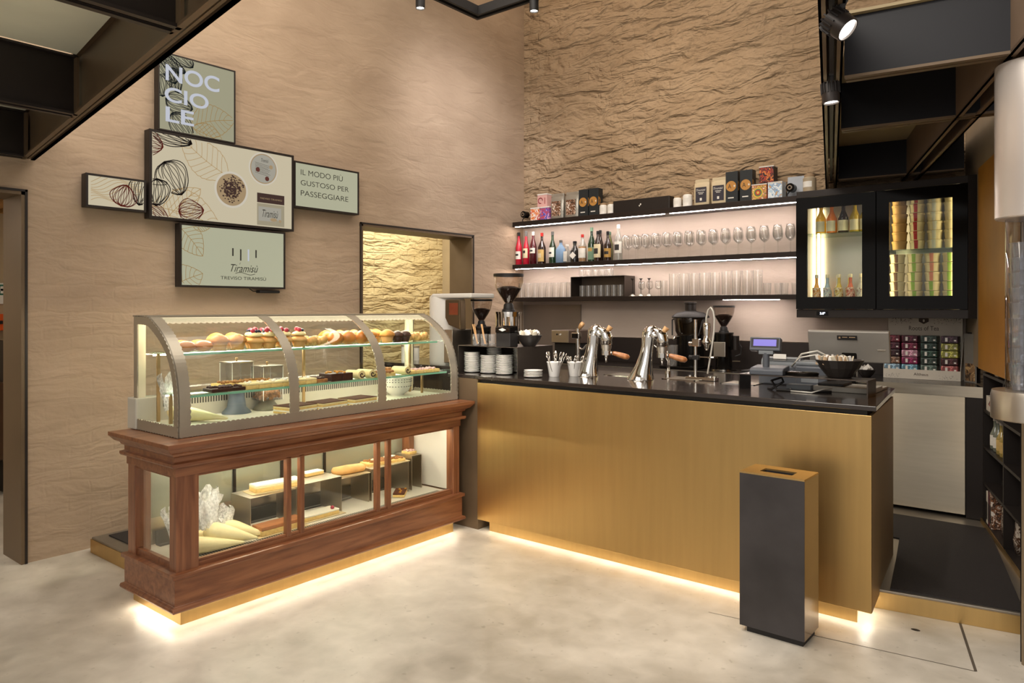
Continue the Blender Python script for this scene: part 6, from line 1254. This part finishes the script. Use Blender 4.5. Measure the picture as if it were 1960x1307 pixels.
kb = T('cash_drawer_box', 'pale flat box under the right half of the steel riser', 'box', (4.04, -2.12, 1.1005)); P('box_body', MB().box(-.16, .16, -.12, .12, 0, .03), mat('pale_grey_plastic', 'a39d92', .4), kb, .004); P('dark_cover', MB().box(-.14, .0, -.10, .10, .031, .045), M_MATBLK, kb, .003)
bs = bowl('faceted_bowl', 'black faceted bowl of sachets on the right end of the steel riser', (4.045, -2.31, 1.1925), .128, .098, M_BOWL, 18)
sachets(4.02, -2.31, 1.1925+.092, .098, 34, [PW, PT, PCm], '%s sachet standing in the faceted bowl on the riser', 'sachets in the faceted bowl', True)
mo = T('touch_monitor', 'large grey monitor seen from behind, leaning back on a black stand', 'monitor', (3.955, -1.76, 1.10), radians(4))
tl = Matrix.Translation((0, 0, .14)) @ Matrix.Rotation(radians(16), 4, 'X')
b = MB().box(-.235, .235, .0, .03, 0, .205); b.xf(tl); P('screen_shell', b, mat('silver_shell', '9a958d', .35, .5, .04), mo, .008)
b = MB().box(-.232, .232, .031, .034, .004, .20); b.xf(tl); P('glass_front', b, M_GLOSSBLK, mo)
b = MB().box(-.06, .055, -.006, .0, .15, .178); b.xf(tl); P('maker_label', b, M_MATBLK, mo); b = MB().box(-.05, -.04, -.008, -.006, .16, .17).box(-.03, .0, -.008, -.006, .166, .17).box(.01, .045, -.008, -.006, .166, .17); b.xf(tl); P('label_print', b, PT, mo)
b = MB().box(-.21, -.165, -.002, .0, .08, .09); b.v = [(-x, y, z) for x, y, z in b.v]; b.xf(tl); P('badge', b, M_STEELH, mo, .002)
P('stand_neck', MB().prism_x([(-.06, 0), (.02, 0), (.02, .16), (.03, .285), (-.0, .285)], -.040, .048), M_GLOSSBLK, mo, .006); P('stand_foot', MB().box(-.10, .10, -.08, .09, 0, .012), M_BLACK, mo, .004)
ONE('white_plate', MB().box(-.055, .055, -.10, .10, 0, .014), MATS['pale_grey_plastic'], 'pale card reader plate at the right rear corner of the counter', 'plate', (4.14, -1.95, 1.1005), bevel=.003)

# ================================================================== WASTE BIN
bn = T('waste_bin', 'tall dark rectangular waste bin with brass rim in front of the counter', 'bin', (3.965, -3.065, 0), radians(-.5))
W2, D2 = .155, .105
P('recessed_foot', MB().box(-W2+.03, W2-.012, -D2+.018, D2-.02, 0, .03), M_MATBLK, bn)
m = MB(); m.box(-W2, W2, -D2, -D2+.004, .03, .775).box(-W2, -W2+.004, -D2+.004, D2, .03, .775); P('dark_shell', m, mat('burnished_iron', '413e3f', .4, .4, .25, 4, rv=.1), bn, world=False)
P('side_shell', MB().box(W2-.004, W2, -D2+.004, D2, .03, .775).box(-W2+.004, W2-.004, D2-.004, D2, .03, .775), mat('polished_side', '8d8072', .18, .95, .1, 4), bn)
P('inner_liner', MB().box(-W2+.01, W2-.01, -D2+.01, D2-.01, .04, .60), M_MATBLK, bn)
m = MB(); z0, z1 = .775, .783; m.box(-W2, W2, -D2, -.045, z0, z1).box(-W2, W2, .035, D2, z0, z1).box(-W2, -.078, -.045, .035, z0, z1).box(.078, W2, -.045, .035, z0, z1); P('brass_rim', m, M_BRASS, bn)
m = MB(); m.box(-.078, .078, -.045, -.043, .70, z0).box(-.078, .078, .033, .035, .70, z0).box(-.078, -.076, -.043, .033, .70, z0).box(.076, .078, -.043, .033, .70, z0); P('chute', m, M_MATBLK, bn)

# ================================================================== RIGHT WALL BOOKCASE (local: x along the wall, y into the wall)
bk_ = T('wall_bookcase', 'dark low bookcase along the right wall holding bottles, boxes and bags', 'bookcase', (4.36, 0, .10), RZ)
def bk(name, *a, m=M_BLACK): return P(name, MB().box(*a), m, bk_)
for s in (.72, 1.36, 2.0, 2.64): bk('upright', s, s+.02, 0, .34, 0, 1.04)
for z in (0, .27, .52, .77, 1.02): bk('shelf_plank', .74, 2.64, .0, .34, z, z+.018)
bk('back_sheet', .74, 2.64, .335, .345, .018, 1.02); bk('brass_skirting', .70, 2.66, -.012, -.004, 0, .03, m=M_BRASS)
def onw(s, y, z): v = Vector((4.36, 0, 0))+D*s+R_*y; return (v.x, v.y, .10+z+.0185)
def wbottle(label, s, y, z, gm, lab): 
    o = bottle(label, 0, .21, .032, gm, .55, .012, lab=lab, capm=CW, z=0, group='glass bottles in the bookcase', labz=(.12, .45)); o.location = onw(s, y, z); return o
GC2 = mat('bottle_clearish', '6e7468', .1, 0, .1, spec=.9); GY = mat('bottle_yellowish', 'a08a4a', .12, 0, .1, spec=.9)
for i, (s, y, gm) in enumerate(((.86, .05, GC2), (.96, .05, GC2), (1.06, .05, GY), (1.16, .05, GY), (1.26, .05, GC2))): wbottle('small glass bottle on the bookcase middle shelf, %s from its far end' % ('nearest the bench' if i == 0 else ORD[i]), s, y, .52, gm, (LW if i < 2 else LY))
t = T('produce_box', 'pale cardboard box of pink wrapped goods on the bookcase top shelf', 'box', onw(.95, .11, .77), RZ); P('box_walls', MB().box(-.17, .17, -.10, -.096, 0, .10).box(-.17, .17, .096, .10, 0, .10).box(-.17, -.166, -.096, .096, 0, .10).box(.166, .17, -.096, .096, 0, .10).box(-.17, .17, -.1, .1, 0, .003), CD, t)
ONE('wrapped_bag', MB().loft([(0, 0, 0, .08, .07), (0, 0, .05, .11, .085), (0, 0, .10, .09, .07), (.01, 0, .15, .035, .03), (.02, 0, .17, .05, .04)], 18), mat('pink_wrap', '9c5f5c', .25, 0, .3, 10, .5, 20, coat=.6, bd=.01), 'pink plastic-wrapped bag in the pale box on the bookcase', 'bag', onw(.97, .10, .775), smooth='all')
for i, s in enumerate((.80, .86, .92)): 
    t = T('paper_carton', 'printed carton on the bookcase bottom shelf, %s of three' % ordl(i, 3, 'left', 'right'), 'carton', onw(s, .08, .0), RZ, 'printed cartons in the bookcase'); P('carton_body', MB().box(-.025, .025, -.07, .07, 0, .22+.02*i), (CD, mat('carton_maroon', '5a2a30', .5), PH)[i], t, .003); P('carton_print', MB().box(-.02, .02, -.0712, -.0704, .03, .15), LD, t)
t = ONE('dark_bowl', MB().lathe([(.04, 0), (.07, .05), (.075, .06), (.07, .06)], 24), M_BOWL, 'dark bowl on the bookcase bottom shelf behind the cartons', 'bowl', onw(1.05, .12, .27), smooth=True)
for i, s in enumerate((1.08, 1.25, 1.44, 1.60)):
    q = T('goods_bag', 'transparent bag with brown contents on the bookcase bottom shelf, %s from the bench' % ('nearest' if i == 0 else ORD[i]), 'bag', onw(s, .10, .0), RZ, 'clear bags in the bookcase'); b = MB().loft([(0, 0, 0, .06, .055), (0, 0, .08, .075, .06), (0, 0, .18, .06, .05), (0, 0, .23, .05, .02)], 12); b.v = [(x*random.uniform(.9, 1.08), y*random.uniform(.9, 1.08), z) for x, y, z in b.v]
    P('bag_body', b, photo_blob('bag_print', ['8a7e70', '4a3324', 'b5aa9c', '5d4a3c'], 18, .3), q, smooth='all'); P('bag_top', MB().box(-.05, .05, -.01, .01, .22, .245), mat('bag_clear_top', 'a8a098', .3), q, .004)
ONE('small_carton', MB().box(-.05, .05, -.04, .04, 0, .045), CD, 'small pale carton on top of the bookcase beside the clear tube', 'box', onw(1.05, .06, 1.02), rz=RZ, bevel=.002)
ONE('small_carton', MB().box(-.08, .08, -.06, .06, 0, .14), mat('kraft_box', '7a5a38', .6), 'brown open carton on top of the bookcase by the bench', 'box', onw(.86, .12, 1.02), rz=RZ, bevel=.002)
rw('trim_5', MB().box(.62, 2.75, .0, .36, 1.158, 1.172), mat('oak_ledge', '8a6a3c', .45))

# ================================================================== TUBE DISPENSER AND DOOR POST AT THE RIGHT EDGE
ax, ay = 4.985, -2.97
dp = T('door_post', 'dark steel door post at the right edge of the picture', 'post', (4.945, -2.70, 0), radians(38.85))
P('post_face', MB().box(-.022, .16, -.006, .03, 0, 2.595), M_NAVY, dp, .002); P('post_edge', MB().box(-.034, -.022, -.008, .004, 0, 2.595), mat('post_beige', '8f7f68', .4, .4), dp)
ds = T('cone_dispenser', 'tall clear tube dispenser with silver half-round housing by the right edge', 'dispenser', (ax, ay, 1.12))
P('housing', MB().lathe([(.001, .83), (.140, .83), (.145, .835), (.145, 1.465), (.13, 1.47), (.001, 1.47)], 48), mat('satin_silver', 'd8d0ca', .3, .45, .05, 3), ds, smooth=True)
P('clear_tube', MB().lathe([(.108, .12), (.108, .83)], 36, cap=False), glassm('tube_acrylic', 'e6e8ee', .12, .9, .03), ds, smooth='all')
P('base_ring', MB().lathe([(.155, .0), (.160, .004), (.160, .10), (.155, .12), (.001, .121)], 48), M_STEELH, ds, smooth=True)
P('back_spine', MB().box(.04, .075, .06, .11, 0, 1.46), M_STEEL, ds)
M_CUP = glassm('cup_clear', 'e6eaee', .2, .95, .05, .12, 'e4e8ee')
cup_ = None
for c in range(3):
    x, y = ((ax-.052, ay-.03), (ax+.02, ay-.055), (ax+.045, ay+.04))[c]
    for i in range(9):
        lab = 'clear plastic cup in the dispenser tube, %s of the %s column' % ('lowest' if i == 0 else 'topmost' if i == 8 else ORD[i]+' from the bottom', ('left', 'middle', 'rear')[c])
        if cup_ is None: cup_ = ONE('stacked_cup', MB().lathe([(.028, 0), (.030, .004), (.042, .11), (.044, .112), (.040, .112)], 20), M_CUP, lab, 'cup', (x, y, 1.2415), smooth='all', group='cups in the tube dispenser')
        else: o = cup_.copy(); C.objects.link(o); o.location = (x, y, 1.2415+.062*i); o['label'] = lab
